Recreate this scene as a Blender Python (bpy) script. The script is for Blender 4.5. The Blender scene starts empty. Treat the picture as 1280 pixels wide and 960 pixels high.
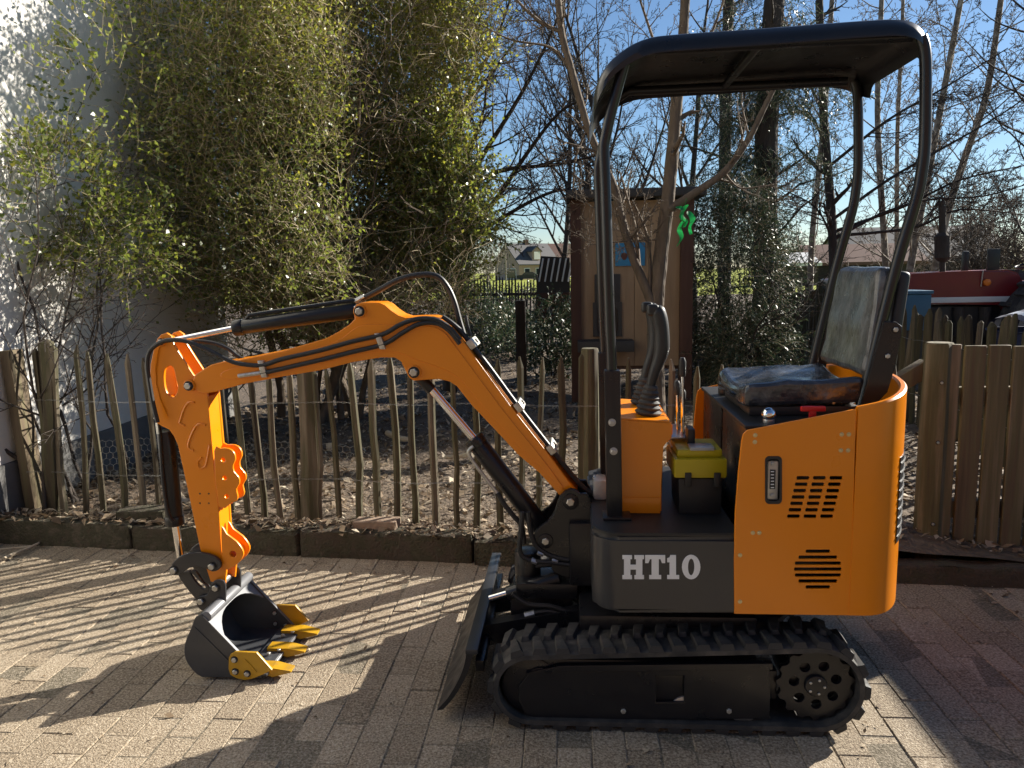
import bpy, bmesh, math, random
import numpy as np
from mathutils import Vector, Matrix, Euler
from math import radians, sin, cos, pi, tan, atan2, hypot, sqrt
random.seed(7); rng = np.random.default_rng(7)
S = bpy.context.scene; COL = S.collection

# ------------------------------------------------------------------ camera
FPX = 950.0
CAM_ROT = Matrix.Rotation(radians(4.5), 3, 'Z') @ Matrix.Rotation(radians(90-8.38), 3, 'X') @ Matrix.Rotation(radians(-1.2), 3, 'Z')
CAM_LOC = Vector((0, 0, 1.5))
cd = bpy.data.cameras.new('camera'); cam = bpy.data.objects.new('camera', cd); COL.objects.link(cam)
cam.matrix_world = Matrix.Translation(CAM_LOC) @ CAM_ROT.to_4x4()
cd.sensor_width = 36; cd.lens = 36*FPX/1280; cd.clip_start = .05; cd.clip_end = 3000
S.camera = cam
# ------------------------------------------------------------------ sky and sun
SUN_AZ, SUN_EL = radians(54), radians(26)
w = bpy.data.worlds.new('World'); S.world = w; w.use_nodes = True
nt = w.node_tree; nt.nodes.clear()
sk = nt.nodes.new('ShaderNodeTexSky'); sk.sky_type = 'NISHITA'; sk.sun_disc = False
sk.sun_elevation = SUN_EL; sk.sun_rotation = SUN_AZ; sk.air_density = 1.0; sk.dust_density = .08; sk.ozone_density = 4.5; sk.altitude = 0
bgn = nt.nodes.new('ShaderNodeBackground'); bgn.inputs['Strength'].default_value = .05
wo = nt.nodes.new('ShaderNodeOutputWorld'); nt.links.new(sk.outputs[0], bgn.inputs[0]); nt.links.new(bgn.outputs[0], wo.inputs[0])
ld = bpy.data.lights.new('sun', 'SUN'); ld.energy = 5.0; ld.angle = radians(.53); ld.color = (1, .93, .82)
sun = bpy.data.objects.new('sun', ld); COL.objects.link(sun); sun.location = (6, 5, 8)
LDIR = Vector((-sin(SUN_AZ)*cos(SUN_EL), -cos(SUN_AZ)*cos(SUN_EL), -sin(SUN_EL)))
sun.rotation_euler = LDIR.to_track_quat('-Z', 'Y').to_euler()
S.view_settings.view_transform = 'Standard'; S.view_settings.look = 'None'; S.view_settings.exposure = 1.28; S.view_settings.gamma = 1
S.render.engine = 'CYCLES'
S.cycles.max_bounces = 7; S.cycles.transparent_max_bounces = 8; S.cycles.diffuse_bounces = 3; S.cycles.glossy_bounces = 3

# ------------------------------------------------------------------ measuring helpers
def ray(px, py): return CAM_ROT @ Vector(((px-640)/FPX, (480-py)/FPX, -1))
def at(px, py, Y):                      # the point seen at a pixel of the photograph on the upright plane y = Y
    d = ray(px, py); return CAM_LOC + d*(Y/d.y)
def gr(px, py, z=0.0):                  # the same on the level z
    d = ray(px, py); return CAM_LOC + d*((z-1.5)/d.z)
def xz(pts, Y): return [(at(a, b, Y).x, at(a, b, Y).z) for a, b in pts]

# ------------------------------------------------------------------ materials
M = {}
def _ramp(nt, fac, stops):
    r = nt.nodes.new('ShaderNodeValToRGB'); e = r.color_ramp.elements
    while len(e) < len(stops): e.new(.5)
    for k, (p, c) in enumerate(stops): e[k].position = p; e[k].color = (*c, 1)
    nt.links.new(fac, r.inputs[0]); return r.outputs[0]
def pm(name, stops, scale=8, detail=6, rough=.6, metal=0, bump=0, bscale=60, coat=0, stretch=None, rvar=0, island=0, objrand=0, spec=.5, transl=0, tcol=None, bdist=.01, world=False, stain=0, coatr=.12):
    if not isinstance(stops, list): stops = [(0, stops), (1, tuple(c*.82 for c in stops))]
    m = bpy.data.materials.new(name); m.use_nodes = True; nt = m.node_tree
    b = nt.nodes['Principled BSDF']; L = nt.links.new
    tc = nt.nodes.new('ShaderNodeTexCoord'); mp = nt.nodes.new('ShaderNodeMapping')
    gp_ = nt.nodes.new('ShaderNodeNewGeometry'); src = gp_.outputs['Position'] if world else tc.outputs['Object']; L(src, mp.inputs[0])
    if stretch: mp.inputs['Scale'].default_value = stretch
    n = nt.nodes.new('ShaderNodeTexNoise'); n.inputs['Scale'].default_value = scale; n.inputs['Detail'].default_value = detail; n.inputs['Roughness'].default_value = .6
    L(mp.outputs[0], n.inputs['Vector'])
    fac = n.outputs['Fac']
    def add(fac, out, amt):
        a = nt.nodes.new('ShaderNodeMath'); a.operation = 'MULTIPLY_ADD'; L(out, a.inputs[0]); a.inputs[1].default_value = amt
        s = nt.nodes.new('ShaderNodeMath'); s.operation = 'SUBTRACT'; L(fac, s.inputs[0]); s.inputs[1].default_value = amt/2
        L(s.outputs[0], a.inputs[2]); return a.outputs[0]
    if island: g = nt.nodes.new('ShaderNodeNewGeometry'); fac = add(fac, g.outputs['Random Per Island'], island)
    if objrand: g = nt.nodes.new('ShaderNodeObjectInfo'); fac = add(fac, g.outputs['Random'], objrand)
    if stain:
        n4 = nt.nodes.new('ShaderNodeTexNoise'); n4.inputs['Scale'].default_value = 1.7; n4.inputs['Detail'].default_value = 6; n4.inputs['Roughness'].default_value = .65; L(src, n4.inputs['Vector'])
        fac = add(fac, n4.outputs['Fac'], stain)
    col = _ramp(nt, fac, stops); L(col, b.inputs['Base Color'])
    b.inputs['Roughness'].default_value = rough; b.inputs['Metallic'].default_value = metal
    b.inputs['Specular IOR Level'].default_value = spec
    if coat: b.inputs['Coat Weight'].default_value = coat; b.inputs['Coat Roughness'].default_value = coatr
    if rvar:
        n3 = nt.nodes.new('ShaderNodeTexNoise'); n3.inputs['Scale'].default_value = scale*2.3; n3.inputs['Detail'].default_value = 5
        L(tc.outputs['Object'], n3.inputs['Vector'])
        mr = nt.nodes.new('ShaderNodeMapRange'); mr.inputs[1].default_value = .3; mr.inputs[2].default_value = .7
        mr.inputs[3].default_value = max(rough-rvar, .03); mr.inputs[4].default_value = min(rough+rvar, 1); L(n3.outputs['Fac'], mr.inputs[0]); L(mr.outputs[0], b.inputs['Roughness'])
    if bump:
        n2 = nt.nodes.new('ShaderNodeTexNoise'); n2.inputs['Scale'].default_value = bscale; n2.inputs['Detail'].default_value = 5
        L(mp.outputs[0], n2.inputs['Vector'])
        bp = nt.nodes.new('ShaderNodeBump'); bp.inputs['Strength'].default_value = bump; bp.inputs['Distance'].default_value = bdist
        L(n2.outputs['Fac'], bp.inputs['Height']); L(bp.outputs[0], b.inputs['Normal'])
    if transl:
        t = nt.nodes.new('ShaderNodeBsdfTranslucent'); mx = nt.nodes.new('ShaderNodeMixShader'); mx.inputs[0].default_value = transl
        if tcol:
            mc = nt.nodes.new('ShaderNodeMix'); mc.data_type = 'RGBA'; mc.inputs[0].default_value = .6; L(col, mc.inputs[6]); mc.inputs[7].default_value = (*tcol, 1); L(mc.outputs[2], t.inputs[0])
        else: L(col, t.inputs[0])
        L(b.outputs[0], mx.inputs[1]); L(t.outputs[0], mx.inputs[2])
        L(mx.outputs[0], nt.nodes['Material Output'].inputs['Surface'])
    M[name] = m; return m

# ------------------------------------------------------------------ objects
def link(o, parent=None):
    COL.objects.link(o)
    if parent is not None:
        o.parent = parent; o.matrix_parent_inverse = world_inv(parent)
    return o
def world_mat(o):
    m = o.matrix_basis.copy()
    if o.parent: m = world_mat(o.parent) @ o.matrix_parent_inverse @ m
    return m
def world_inv(o): return world_mat(o).inverted()
def tag(o, label=None, cat=None, group=None, kind=None):
    if label: o['label'] = label
    if cat: o['category'] = cat
    if group: o['group'] = group
    if kind: o['kind'] = kind
    return o
def thing(name, loc, label, cat, group=None):
    o = bpy.data.objects.new(name, None); o.location = loc; o.empty_display_size = .1; link(o); return tag(o, label, cat, group)
def mobj(name, me, mat, parent=None, smooth=False):
    if mat is not None:
        mats = mat if isinstance(mat, (list, tuple)) else [mat]
        me.materials.clear()
        for m in mats: me.materials.append(M[m] if isinstance(m, str) else m)
    if smooth:
        me.polygons.foreach_set('use_smooth', [True]*len(me.polygons))
        if smooth != 'all': me.set_sharp_from_angle(angle=radians(38))
    o = bpy.data.objects.new(name, me); return link(o, parent)
def bobj(name, bm, mat, parent=None, smooth=True):
    bmesh.ops.recalc_face_normals(bm, faces=bm.faces)
    me = bpy.data.meshes.new(name); bm.to_mesh(me); bm.free(); return mobj(name, me, mat, parent, smooth)
def np_mesh(name, V, Fq, mats, parent=None, smooth=False, midx=None):
    V = np.asarray(V, np.float32).reshape(-1, 3); Fq = np.asarray(Fq, np.int32); k = Fq.shape[1]
    me = bpy.data.meshes.new(name); me.vertices.add(len(V)); me.vertices.foreach_set('co', V.ravel())
    me.loops.add(Fq.size); me.loops.foreach_set('vertex_index', Fq.ravel())
    me.polygons.add(len(Fq)); me.polygons.foreach_set('loop_start', np.arange(0, Fq.size, k, dtype=np.int32))
    mats = mats if isinstance(mats, (list, tuple)) else [mats]
    for m in mats: me.materials.append(M[m])
    if midx is not None: me.polygons.foreach_set('material_index', np.asarray(midx, np.int32))
    if smooth: me.polygons.foreach_set('use_smooth', np.ones(len(Fq), bool))
    me.update(calc_edges=True); me.validate()
    return mobj(name, me, None, parent)

# shapes added to a bmesh
def a_box(bm, x0, x1, y0, y1, z0, z1, bev=0, seg=2, rot=None, piv=None):
    r = bmesh.ops.create_cube(bm, size=1); vs = r['verts']
    for v in vs: v.co = Vector((x0+(v.co.x+.5)*(x1-x0), y0+(v.co.y+.5)*(y1-y0), z0+(v.co.z+.5)*(z1-z0)))
    if bev:
        es = list({e for v in vs for e in v.link_edges})
        r = bmesh.ops.bevel(bm, geom=es, offset=bev, segments=seg, affect='EDGES', profile=.6); vs = list({v for f in r['faces'] for v in f.verts} | {v for v in vs if v.is_valid})
    if rot is not None:
        c = Vector(piv) if piv is not None else Vector(((x0+x1)/2, (y0+y1)/2, (z0+z1)/2))
        for v in vs: v.co = c + rot @ (v.co-c)
    return vs
def a_tube(bm, pts, r, n=10, caps=True, ell=None):
    pts = [Vector(p) for p in pts]; rr = r if isinstance(r, (list, tuple)) else [r]*len(pts)
    prev = None; rings = []
    for i, p in enumerate(pts):
        a = pts[max(i-1, 0)]; b = pts[min(i+1, len(pts)-1)]; t = (b-a).normalized()
        if prev is None: u = t.orthogonal().normalized() if abs(t.z) > .95 else t.cross(Vector((0, 0, 1))).normalized()
        else: u = (prev - t*prev.dot(t)).normalized()
        prev = u; v = t.cross(u)
        rings.append([bm.verts.new(p + (u*cos(2*pi*k/n) + v*sin(2*pi*k/n))*rr[i]) for k in range(n)])
    for i in range(len(rings)-1):
        for k in range(n): bm.faces.new((rings[i][k], rings[i][(k+1) % n], rings[i+1][(k+1) % n], rings[i+1][k]))
    if caps: bm.faces.new(rings[0][::-1]); bm.faces.new(rings[-1])
    return rings
def a_cyl(bm, p0, p1, r, n=20, bev=0, r1=None):
    p0 = Vector(p0); p1 = Vector(p1); d = (p1-p0); L = d.length; d = d/L; r1 = r if r1 is None else r1
    if bev: a_tube(bm, [p0, p0+d*bev*.3, p0+d*bev, p1-d*bev, p1-d*bev*.3, p1], [r-bev, r-bev*.3, r, r1, r1-bev*.3, r1-bev], n)
    else: a_tube(bm, [p0, p1], [r, r1], n)
def a_prism(bm, poly, y0, y1):            # poly in (x, z)
    a = [bm.verts.new((x, y0, z)) for x, z in poly]; b = [bm.verts.new((x, y1, z)) for x, z in poly]
    bm.faces.new(a); bm.faces.new(b[::-1]); n = len(poly)
    for i in range(n): bm.faces.new((a[i], b[i], b[(i+1) % n], a[(i+1) % n]))
    return a+b
def smooth(pts, n=4, closed=False):
    P = [Vector((*p, 0)) if len(p) == 2 else Vector(p) for p in pts]; N = len(P); out = []
    for i in range(N if closed else N-1):
        if closed: a, b, c, d = P[(i-1) % N], P[i], P[(i+1) % N], P[(i+2) % N]
        else: a, b, c, d = P[max(i-1, 0)], P[i], P[i+1], P[min(i+2, N-1)]
        for k in range(n):
            t = k/n; out.append(.5*((2*b)+(c-a)*t+(2*a-5*b+4*c-d)*t*t+(3*b-a-3*c+d)*t**3))
    if not closed: out.append(P[-1].copy())
    return [tuple(v[:len(pts[0])]) for v in out]
def rrect(x0, x1, z0, z1, r, n=4):
    out = []
    for cx, cz, a0 in ((x1-r, z1-r, 0), (x0+r, z1-r, 90), (x0+r, z0+r, 180), (x1-r, z0+r, 270)):
        for k in range(n+1):
            a = radians(a0+90*k/n); out.append((cx+r*cos(a), cz+r*sin(a)))
    return out
def circ(cx, cz, r, n=16): return [(cx+r*cos(2*pi*k/n), cz+r*sin(2*pi*k/n)) for k in range(n)]
def plate_mesh(outer, holes, y0, t, bev=.003):   # an upright plate with holes, outline in (x, z), from y0 to y0+t
    cu = bpy.data.curves.new('p', 'CURVE'); cu.dimensions = '2D'; cu.fill_mode = 'BOTH'
    cu.extrude = max(t/2-bev, 0); cu.bevel_depth = bev; cu.bevel_resolution = 1; cu.offset = -bev
    for pts in [outer]+list(holes):
        s = cu.splines.new('POLY'); s.points.add(len(pts)-1); s.use_cyclic_u = True
        for p, q in zip(s.points, pts): p.co = (q[0], q[1], 0, 1)
    o = bpy.data.objects.new('p', cu); me = bpy.data.meshes.new_from_object(o)
    bpy.data.objects.remove(o); bpy.data.curves.remove(cu)
    n = len(me.vertices); c = np.empty(n*3, np.float32); me.vertices.foreach_get('co', c); c = c.reshape(-1, 3)
    c = np.stack([c[:, 0], y0+t/2-c[:, 2], c[:, 1]], 1); me.vertices.foreach_set('co', c.ravel()); me.update()
    return me
def plate(name, outer, holes, y0, t, mat, parent, bev=.003): return mobj(name, plate_mesh(outer, holes, y0, t, bev), mat, parent, True)
def box(name, x0, x1, y0, y1, z0, z1, mat, parent=None, bev=.004, rot=None, piv=None):
    bm = bmesh.new(); a_box(bm, x0, x1, y0, y1, z0, z1, bev, 2, rot, piv); return bobj(name, bm, mat, parent)
def tube(name, pts, r, mat, parent=None, n=10, caps=True):
    bm = bmesh.new(); a_tube(bm, pts, r, n, caps); return bobj(name, bm, mat, parent)
def cyl(name, p0, p1, r, mat, parent=None, n=20, bev=0, r1=None):
    bm = bmesh.new(); a_cyl(bm, p0, p1, r, n, bev, r1); return bobj(name, bm, mat, parent)
_bolt = {}
def bolt(p, r, parent, mat='zinc', name='bolt', washer=True, ax=(0, -1, 0)):
    key = (mat, washer)
    if key not in _bolt:
        bm = bmesh.new()
        if washer: a_cyl(bm, (0, .02, 0), (0, -.2, 0), 1.45, 20, .06)
        nf = len(bm.faces)
        a_tube(bm, [(0, -.15, 0), (0, -.8, 0), (0, -.95, 0)], [1.04, 1.04, .86], 6); a_tube(bm, [(0, -.93, 0), (0, -.9, 0)], [.62, .5], 10)
        bm.faces.ensure_lookup_table()
        for f in bm.faces[nf:]: f.material_index = 1
        bmesh.ops.recalc_face_normals(bm, faces=bm.faces); me = bpy.data.meshes.new('bolt'); bm.to_mesh(me); bm.free(); me.materials.append(M['black_paint' if mat == 'zinc' else mat]); me.materials.append(M[mat]); _bolt[key] = me
    o = bpy.data.objects.new(name, _bolt[key]); COL.objects.link(o); o.parent = parent
    o.matrix_parent_inverse = world_inv(parent); o.location = p; o.scale = (r, r, r)
    o.rotation_euler = (0, random.uniform(0, 1), 0) if ax == (0, -1, 0) else Vector((0, -1, 0)).rotation_difference(Vector(ax)).to_euler()
    return o
# ------------------------------------------------------------------ materials used
pm('orange', [(0, (.84, .25, .0008)), (1, (.76, .222, .0008))], 3, rough=.34, coat=.25, bump=.05, bscale=220, rvar=.08, bdist=.001)
pm('dark_grey', [(0, (.03, .031, .035)), (1, (.024, .025, .028))], 4, rough=.36, coat=.25, bump=.06, bscale=260, rvar=.08, bdist=.001)
pm('bucket_grey', [(.3, (.04, .042, .047)), (.6, (.055, .058, .063)), (.75, (.085, .085, .085))], 6, rough=.42, bump=.08, bscale=180, rvar=.14, bdist=.001, stain=.15)
pm('silver_paint', [(0, (.2, .205, .215)), (1, (.14, .145, .155))], 9, rough=.42, metal=.2, bump=.08, bscale=150, bdist=.001)
pm('black_paint', [(0, (.009, .009, .011)), (1, (.014, .014, .016))], 5, rough=.32, coat=.12, bump=.04, bscale=200, rvar=.08, bdist=.001, spec=.4)
pm('black_plastic', [(0, (.014, .014, .015)), (1, (.022, .022, .022))], 20, rough=.48, bump=.15, bscale=400, bdist=.001)
pm('rubber', [(.3, (.020, .020, .021)), (.5, (.036, .034, .032)), (.7, (.085, .076, .066))], 14, rough=.75, bump=.4, bscale=160, rvar=.12, bdist=.002, stain=.2)
pm('hose', [(0, (.015, .015, .016)), (1, (.022, .022, .022))], 10, rough=.5, bump=.3, bscale=300, bdist=.001)
pm('chrome', (.85, .85, .86), 5, rough=.09, metal=1)
pm('zinc', [(.3, (.34, .33, .3)), (.5, (.52, .51, .47)), (.7, (.66, .64, .58))], 60, rough=.4, metal=.85, bump=.3, bscale=300, bdist=.001)
pm('brass', [(0, (.75, .6, .3)), (1, (.6, .5, .3))], 30, rough=.35, metal=.9)
pm('steel', [(0, (.5, .5, .5)), (1, (.36, .36, .36))], 20, rough=.35, metal=.8)
pm('yellow', [(.2, (.52, .29, .01)), (.55, (.46, .25, .01)), (.7, (.34, .2, .03)), (.85, (.2, .15, .09))], 16, rough=.42, bump=.08, bscale=200, bdist=.001, rvar=.1)
pm('yellow_plastic', [(0, (.5, .39, .01)), (1, (.44, .34, .01))], 8, rough=.4, bump=.08, bscale=300, bdist=.001)
pm('clear_grey', [(0, (.45, .45, .43)), (1, (.3, .3, .29))], 30, rough=.15, bump=.2, bscale=80)
pm('red_plastic', (.6, .012, .015), 8, rough=.35)
pm('white_print', (.9, .9, .88), 8, rough=.5)
pm('seat_film', [(.25, (.029, .030, .032)), (.45, (.065, .067, .070)), (.58, (.108, .112, .115)), (.72, (.230, .238, .241))], 16, detail=7, rough=.36, bump=1.0, bscale=26, coat=.5, coatr=.2, rvar=.14, bdist=.012, stretch=(1, 1, .55))
pm('gauge_glass', [(0, (.5, .52, .5)), (1, (.35, .36, .36))], 40, rough=.1)
pm('paver', [(.28, (.101, .077, .051)), (.42, (.223, .173, .117)), (.52, (.323, .260, .182)), (.62, (.408, .339, .249)), (.76, (.583, .514, .408))], 120, detail=4, rough=.9, bump=1.0, bscale=200, objrand=.09, bdist=.006, world=True, stain=.27)
pm('paver_bed', [(.28, (.07, .06, .04)), (.45, (.15, .125, .085)), (.6, (.26, .22, .165)), (.75, (.4, .35, .28))], 120, detail=5, rough=.95, bump=.9, bscale=200, world=True, stain=.3)
pm('kerb_stone', [(0, (.021, .017, .012)), (.4, (.064, .049, .034)), (.55, (.047, .044, .024)), (.72, (.093, .075, .054)), (1, (.170, .145, .115))], 13, detail=10, rough=.93, bump=1.0, bscale=70, objrand=.15, bdist=.014)
pm('soil', [(0, (.05, .036, .025)), (.5, (.12, .088, .06)), (1, (.24, .18, .125))], 14, detail=9, rough=.95, bump=1, bscale=30, bdist=.03)
pm('litter', [(0, (.08, .05, .03)), (.4, (.2, .14, .085)), (.75, (.36, .28, .19)), (1, (.52, .45, .34))], 3, rough=.7, island=1.1, spec=.3, transl=.2)
pm('picket_wood', [(.22, (.022, .018, .010)), (.4, (.064, .050, .028)), (.5, (.064, .060, .027)), (.62, (.112, .090, .058)), (.8, (.195, .161, .112))], 20, detail=8, rough=.85, bump=.9, bscale=40, stretch=(1, 1, .08), objrand=.28, bdist=.006, stain=.15)
pm('post_wood', [(.22, (.024, .019, .010)), (.4, (.068, .053, .029)), (.5, (.080, .072, .032)), (.62, (.128, .104, .060)), (.8, (.224, .184, .112))], 24, detail=9, rough=.85, bump=.9, bscale=40, stretch=(1, 1, .06), objrand=.2, bdist=.006, stain=.2)
pm('gate_wood', [(.2, (.056, .043, .025)), (.42, (.119, .085, .050)), (.55, (.131, .112, .056)), (.75, (.237, .181, .119))], 22, detail=9, rough=.82, bump=.8, bscale=45, stretch=(1, 1, .05), objrand=.25, bdist=.004)
pm('dark_wood', [(0, (.032, .014, .009)), (.5, (.068, .030, .018)), (1, (.112, .056, .034))], 18, rough=.75, bump=.4, bscale=30, stretch=(1, 1, .08))
pm('plywood', [(0, (.17, .11, .06)), (.45, (.28, .19, .11)), (.65, (.33, .23, .135)), (1, (.42, .31, .2))], 10, detail=8, rough=.7, bump=.2, bscale=30, stretch=(1, 1, .12))
pm('hatch_dark', [(0, (.02, .02, .02)), (1, (.04, .04, .038))], 9, rough=.6)
pm('galv_wire', [(0, (.2, .2, .19)), (1, (.38, .38, .36))], 30, rough=.45, metal=.7)
pm('plaster', [(0, (.5, .48, .44)), (.4, (.72, .7, .65)), (1, (.8, .78, .74))], 2.2, detail=9, rough=.9, bump=.35, bscale=40, bdist=.01)
pm('plinth', [(0, (.09, .09, .09)), (1, (.18, .175, .165))], 6, rough=.9, bump=.5, bscale=40)
pm('leaf', [(.1, (.037, .061, .018)), (.4, (.094, .132, .033)), (.7, (.165, .204, .053)), (1, (.286, .286, .088))], 1.6, rough=.34, island=.75, spec=.6, transl=.42, tcol=(.33, .4, .045))
pm('leaf_yellow', [(0, (.08, .105, .02)), (.5, (.19, .2, .04)), (1, (.36, .31, .08))], 1.6, rough=.4, island=.8, spec=.45, transl=.42, tcol=(.5, .5, .05))
pm('leaf_conifer', [(0, (.02, .04, .018)), (.5, (.045, .075, .035)), (1, (.1, .13, .07))], 1.6, rough=.42, island=.7, spec=.5, transl=.2)
pm('twig', [(0, (.16, .12, .065)), (.5, (.36, .29, .17)), (1, (.58, .49, .31))], 5, rough=.7, island=.8)
pm('bark', [(0, (.045, .034, .025)), (.5, (.12, .09, .062)), (1, (.23, .18, .125))], 14, detail=9, rough=.9, bump=.9, bscale=28, stretch=(1, 1, .35), bdist=.02)
pm('bark_dark', [(0, (.018, .014, .012)), (.5, (.045, .035, .028)), (1, (.1, .08, .065))], 14, detail=9, rough=.9, bump=.9, bscale=28, stretch=(1, 1, .3), bdist=.02)
pm('bark_birch', [(0, (.05, .04, .032)), (.45, (.16, .13, .1)), (.6, (.32, .28, .23)), (1, (.45, .41, .36))], 9, detail=9, rough=.85, bump=.6, bscale=20, bdist=.02)
pm('grass', [(0, (.17, .2, .02)), (.5, (.27, .3, .035)), (1, (.38, .38, .07))], .6, detail=9, rough=.9, bump=.6, bscale=14, spec=.2, bdist=.05)
pm('blade', [(0, (.1, .14, .02)), (.5, (.2, .25, .035)), (1, (.32, .34, .08))], 2, rough=.6, island=.8, transl=.35)
pm('brick_wall', [(0, (.11, .06, .04)), (1, (.22, .13, .09))], 3, rough=.85)
pm('brick_pale', [(0, (.3, .2, .16)), (1, (.44, .32, .27))], 3, rough=.85)
pm('roof_dark', [(0, (.045, .045, .05)), (1, (.085, .08, .08))], 2, rough=.7)
pm('roof_red', [(0, (.1, .05, .036)), (1, (.18, .09, .065))], 2, rough=.85)
pm('white_paint', (.75, .74, .7), 3, rough=.6)
pm('pane', (.03, .035, .045), 3, rough=.08)
pm('tractor_red', [(0, (.2, .012, .014)), (.6, (.16, .01, .012)), (1, (.11, .015, .014))], 3, rough=.42, coat=.15, rvar=.1)
pm('bright_red', (.55, .02, .02), 3, rough=.4)
pm('amber', (.8, .2, .02), 3, rough=.25)
pm('blue_box', [(0, (.02, .11, .2)), (1, (.025, .085, .15))], 4, rough=.5)
pm('blue_sign', [(0, (.02, .16, .34)), (1, (.03, .24, .46))], 5, rough=.6)
pm('sign_brown', (.1, .04, .03), 5, rough=.7)
pm('green_film', [(0, (.008, .22, .045)), (1, (.012, .34, .08))], 6, rough=.4, transl=.3)
pm('stone_white', [(0, (.4, .38, .34)), (1, (.65, .63, .58))], 12, rough=.85, bump=.5, bscale=30)
pm('brick_loose', [(0, (.16, .11, .075)), (1, (.3, .22, .16))], 12, rough=.9, bump=.6, bscale=50)
pm('log_wood', [(0, (.3, .24, .16)), (1, (.55, .47, .35))], 9, rough=.85, bump=.6, bscale=30)
pm('stripe_cloth', [(0, (.5, .55, .65)), (1, (.6, .65, .72))], 9, rough=.9)
pm('navy', (.02, .03, .08), 9, rough=.9)
pm('blade_paint', [(0, (.013, .013, .015)), (1, (.022, .022, .021))], 9, rough=.42, bump=.06, bscale=120, rvar=.12, bdist=.001)
pm('cushion_film', [(.3, (.018, .019, .023)), (.5, (.035, .037, .043)), (.62, (.07, .073, .08)), (.75, (.16, .165, .175))], 14, detail=7, rough=.2, bump=.9, bscale=20, coat=.6, coatr=.1, rvar=.1, bdist=.014)
# ================================================================== THE SETTING
KY = lambda x: 3.70-.088*x            # front face of the kerb
FY = lambda x: 3.98-.088*x            # line of the picket fence
def on_fence(px, py=600):             # X where a pixel column meets the fence line
    d = ray(px, py); t = 3.98/(d.y+.088*d.x); return t*d.x
# --- field: one sheet to the horizon
def grid(name, x0, x1, y0, y1, nx, ny, zf, mat, parent=None):
    X, Y = np.meshgrid(np.linspace(x0, x1, nx), np.linspace(y0, y1, ny)); Z = zf(X, Y)
    V = np.stack([X, Y, Z], -1).reshape(-1, 3); i = np.arange(nx*ny).reshape(ny, nx)
    Fq = np.stack([i[:-1, :-1], i[:-1, 1:], i[1:, 1:], i[1:, :-1]], -1).reshape(-1, 4)
    return np_mesh(name, V, Fq, mat, parent, True)
tag(grid('field', -900, 900, -300, 1500, 60, 60, lambda X, Y: X*0-.06, 'grass'), kind='structure')
def soilz(X, Y):
    n = .025*np.sin(X*2.1+Y*1.3)+.02*np.sin(X*4.7-Y*3.1)+.012*np.sin(X*9.1+Y*7.7)
    return .11+n+.012*np.clip(Y-6, 0, 8)
soil = grid('garden_soil', -3.5, 9.5, 0, 1, 130, 110, lambda X, Y: X*0, 'soil')
c = np.empty(len(soil.data.vertices)*3, np.float32); soil.data.vertices.foreach_get('co', c); c = c.reshape(-1, 3)
yk = 3.76-.088*c[:, 0]; c[:, 1] = yk+(14.5-yk)*c[:, 1]; c[:, 2] = soilz(c[:, 0], c[:, 1]); soil.data.vertices.foreach_set('co', c.ravel()); soil.data.update()
tag(soil, kind='structure')
# --- yard paving: sand bed and paving bricks
bed = grid('yard_paving', -7, 8, 0, 1, 30, 20, lambda X, Y: X*0-.0024, 'paver_bed')
c = np.empty(len(bed.data.vertices)*3, np.float32); bed.data.vertices.foreach_get('co', c); c = c.reshape(-1, 3)
c[:, 1] = -9+(3.78-.088*c[:, 0]+9)*c[:, 1]; bed.data.vertices.foreach_set('co', c.ravel()); bed.data.update()
tag(bed, kind='structure')
PW, PL = .108, .212
def paver_mesh():
    bm = bmesh.new(); w2, l2 = PW/2-.0009, PL/2-.0009
    def ring(i, z):
        o = []
        for sx, sy in ((-1, -1), (1, -1), (1, 1), (-1, 1)): o.append(bm.verts.new((sx*(w2-i)+random.uniform(-.001, .001), sy*(l2-i)+random.uniform(-.001, .001), z)))
        return o
    a, b, c = ring(0, -.03), ring(0, -.0035), ring(.0032, 0)
    for p, q in ((a, b), (b, c)):
        for k in range(4): bm.faces.new((p[k], p[(k+1) % 4], q[(k+1) % 4], q[k]))
    bm.faces.new(c); bmesh.ops.recalc_face_normals(bm, faces=bm.faces)
    me = bpy.data.meshes.new('paving_brick'); bm.to_mesh(me); bm.free(); me.materials.append(M['paver']); return me
pvm = [paver_mesh() for _ in range(6)]
RI = CAM_ROT.inverted()
spots = []
for ix in range(-46, 42):
    for iy in range(-4, 24):
        x = ix*PW; y = iy*PL+(PL/2 if ix % 2 else 0)
        if y < -.3 or y > KY(x)+.06: continue
        d = RI @ (Vector((x, y, 0))-CAM_LOC); px = 640+FPX*d.x/-d.z if d.z < -.1 else 9e9; py = 480-FPX*d.y/-d.z if d.z < -.1 else 9e9
        inside = -20 < px < 1300 and 0 < py < 985
        spots.append((0 if inside else 1, hypot(x, y), x, y))
spots.sort(); restV = []; restF = []
for k, (out, dist, x, y) in enumerate(spots):
    loc = (x+random.gauss(0, .001), y+random.gauss(0, .0012), random.gauss(0, .0016)); rz = random.gauss(0, .006)+(pi if random.random() < .5 else 0)
    tilt = (random.gauss(0, .006), random.gauss(0, .008), rz)
    if k < 300:
        o = bpy.data.objects.new('paving_brick', random.choice(pvm)); COL.objects.link(o); o.parent = bed; o.location = loc; o.rotation_euler = tilt
    else:
        me = random.choice(pvm); mt = Matrix.Translation(loc) @ Euler(tilt).to_matrix().to_4x4(); n0 = len(restV)
        restV += [tuple(mt @ v.co) for v in me.vertices]; restF += [tuple(n0+i for i in p.vertices) for p in me.polygons]
me = bpy.data.meshes.new('paving_bricks_beyond'); me.from_pydata(restV, [], restF); tag(mobj('paving_bricks_beyond', me, 'paver', bed), kind='stuff')
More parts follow.
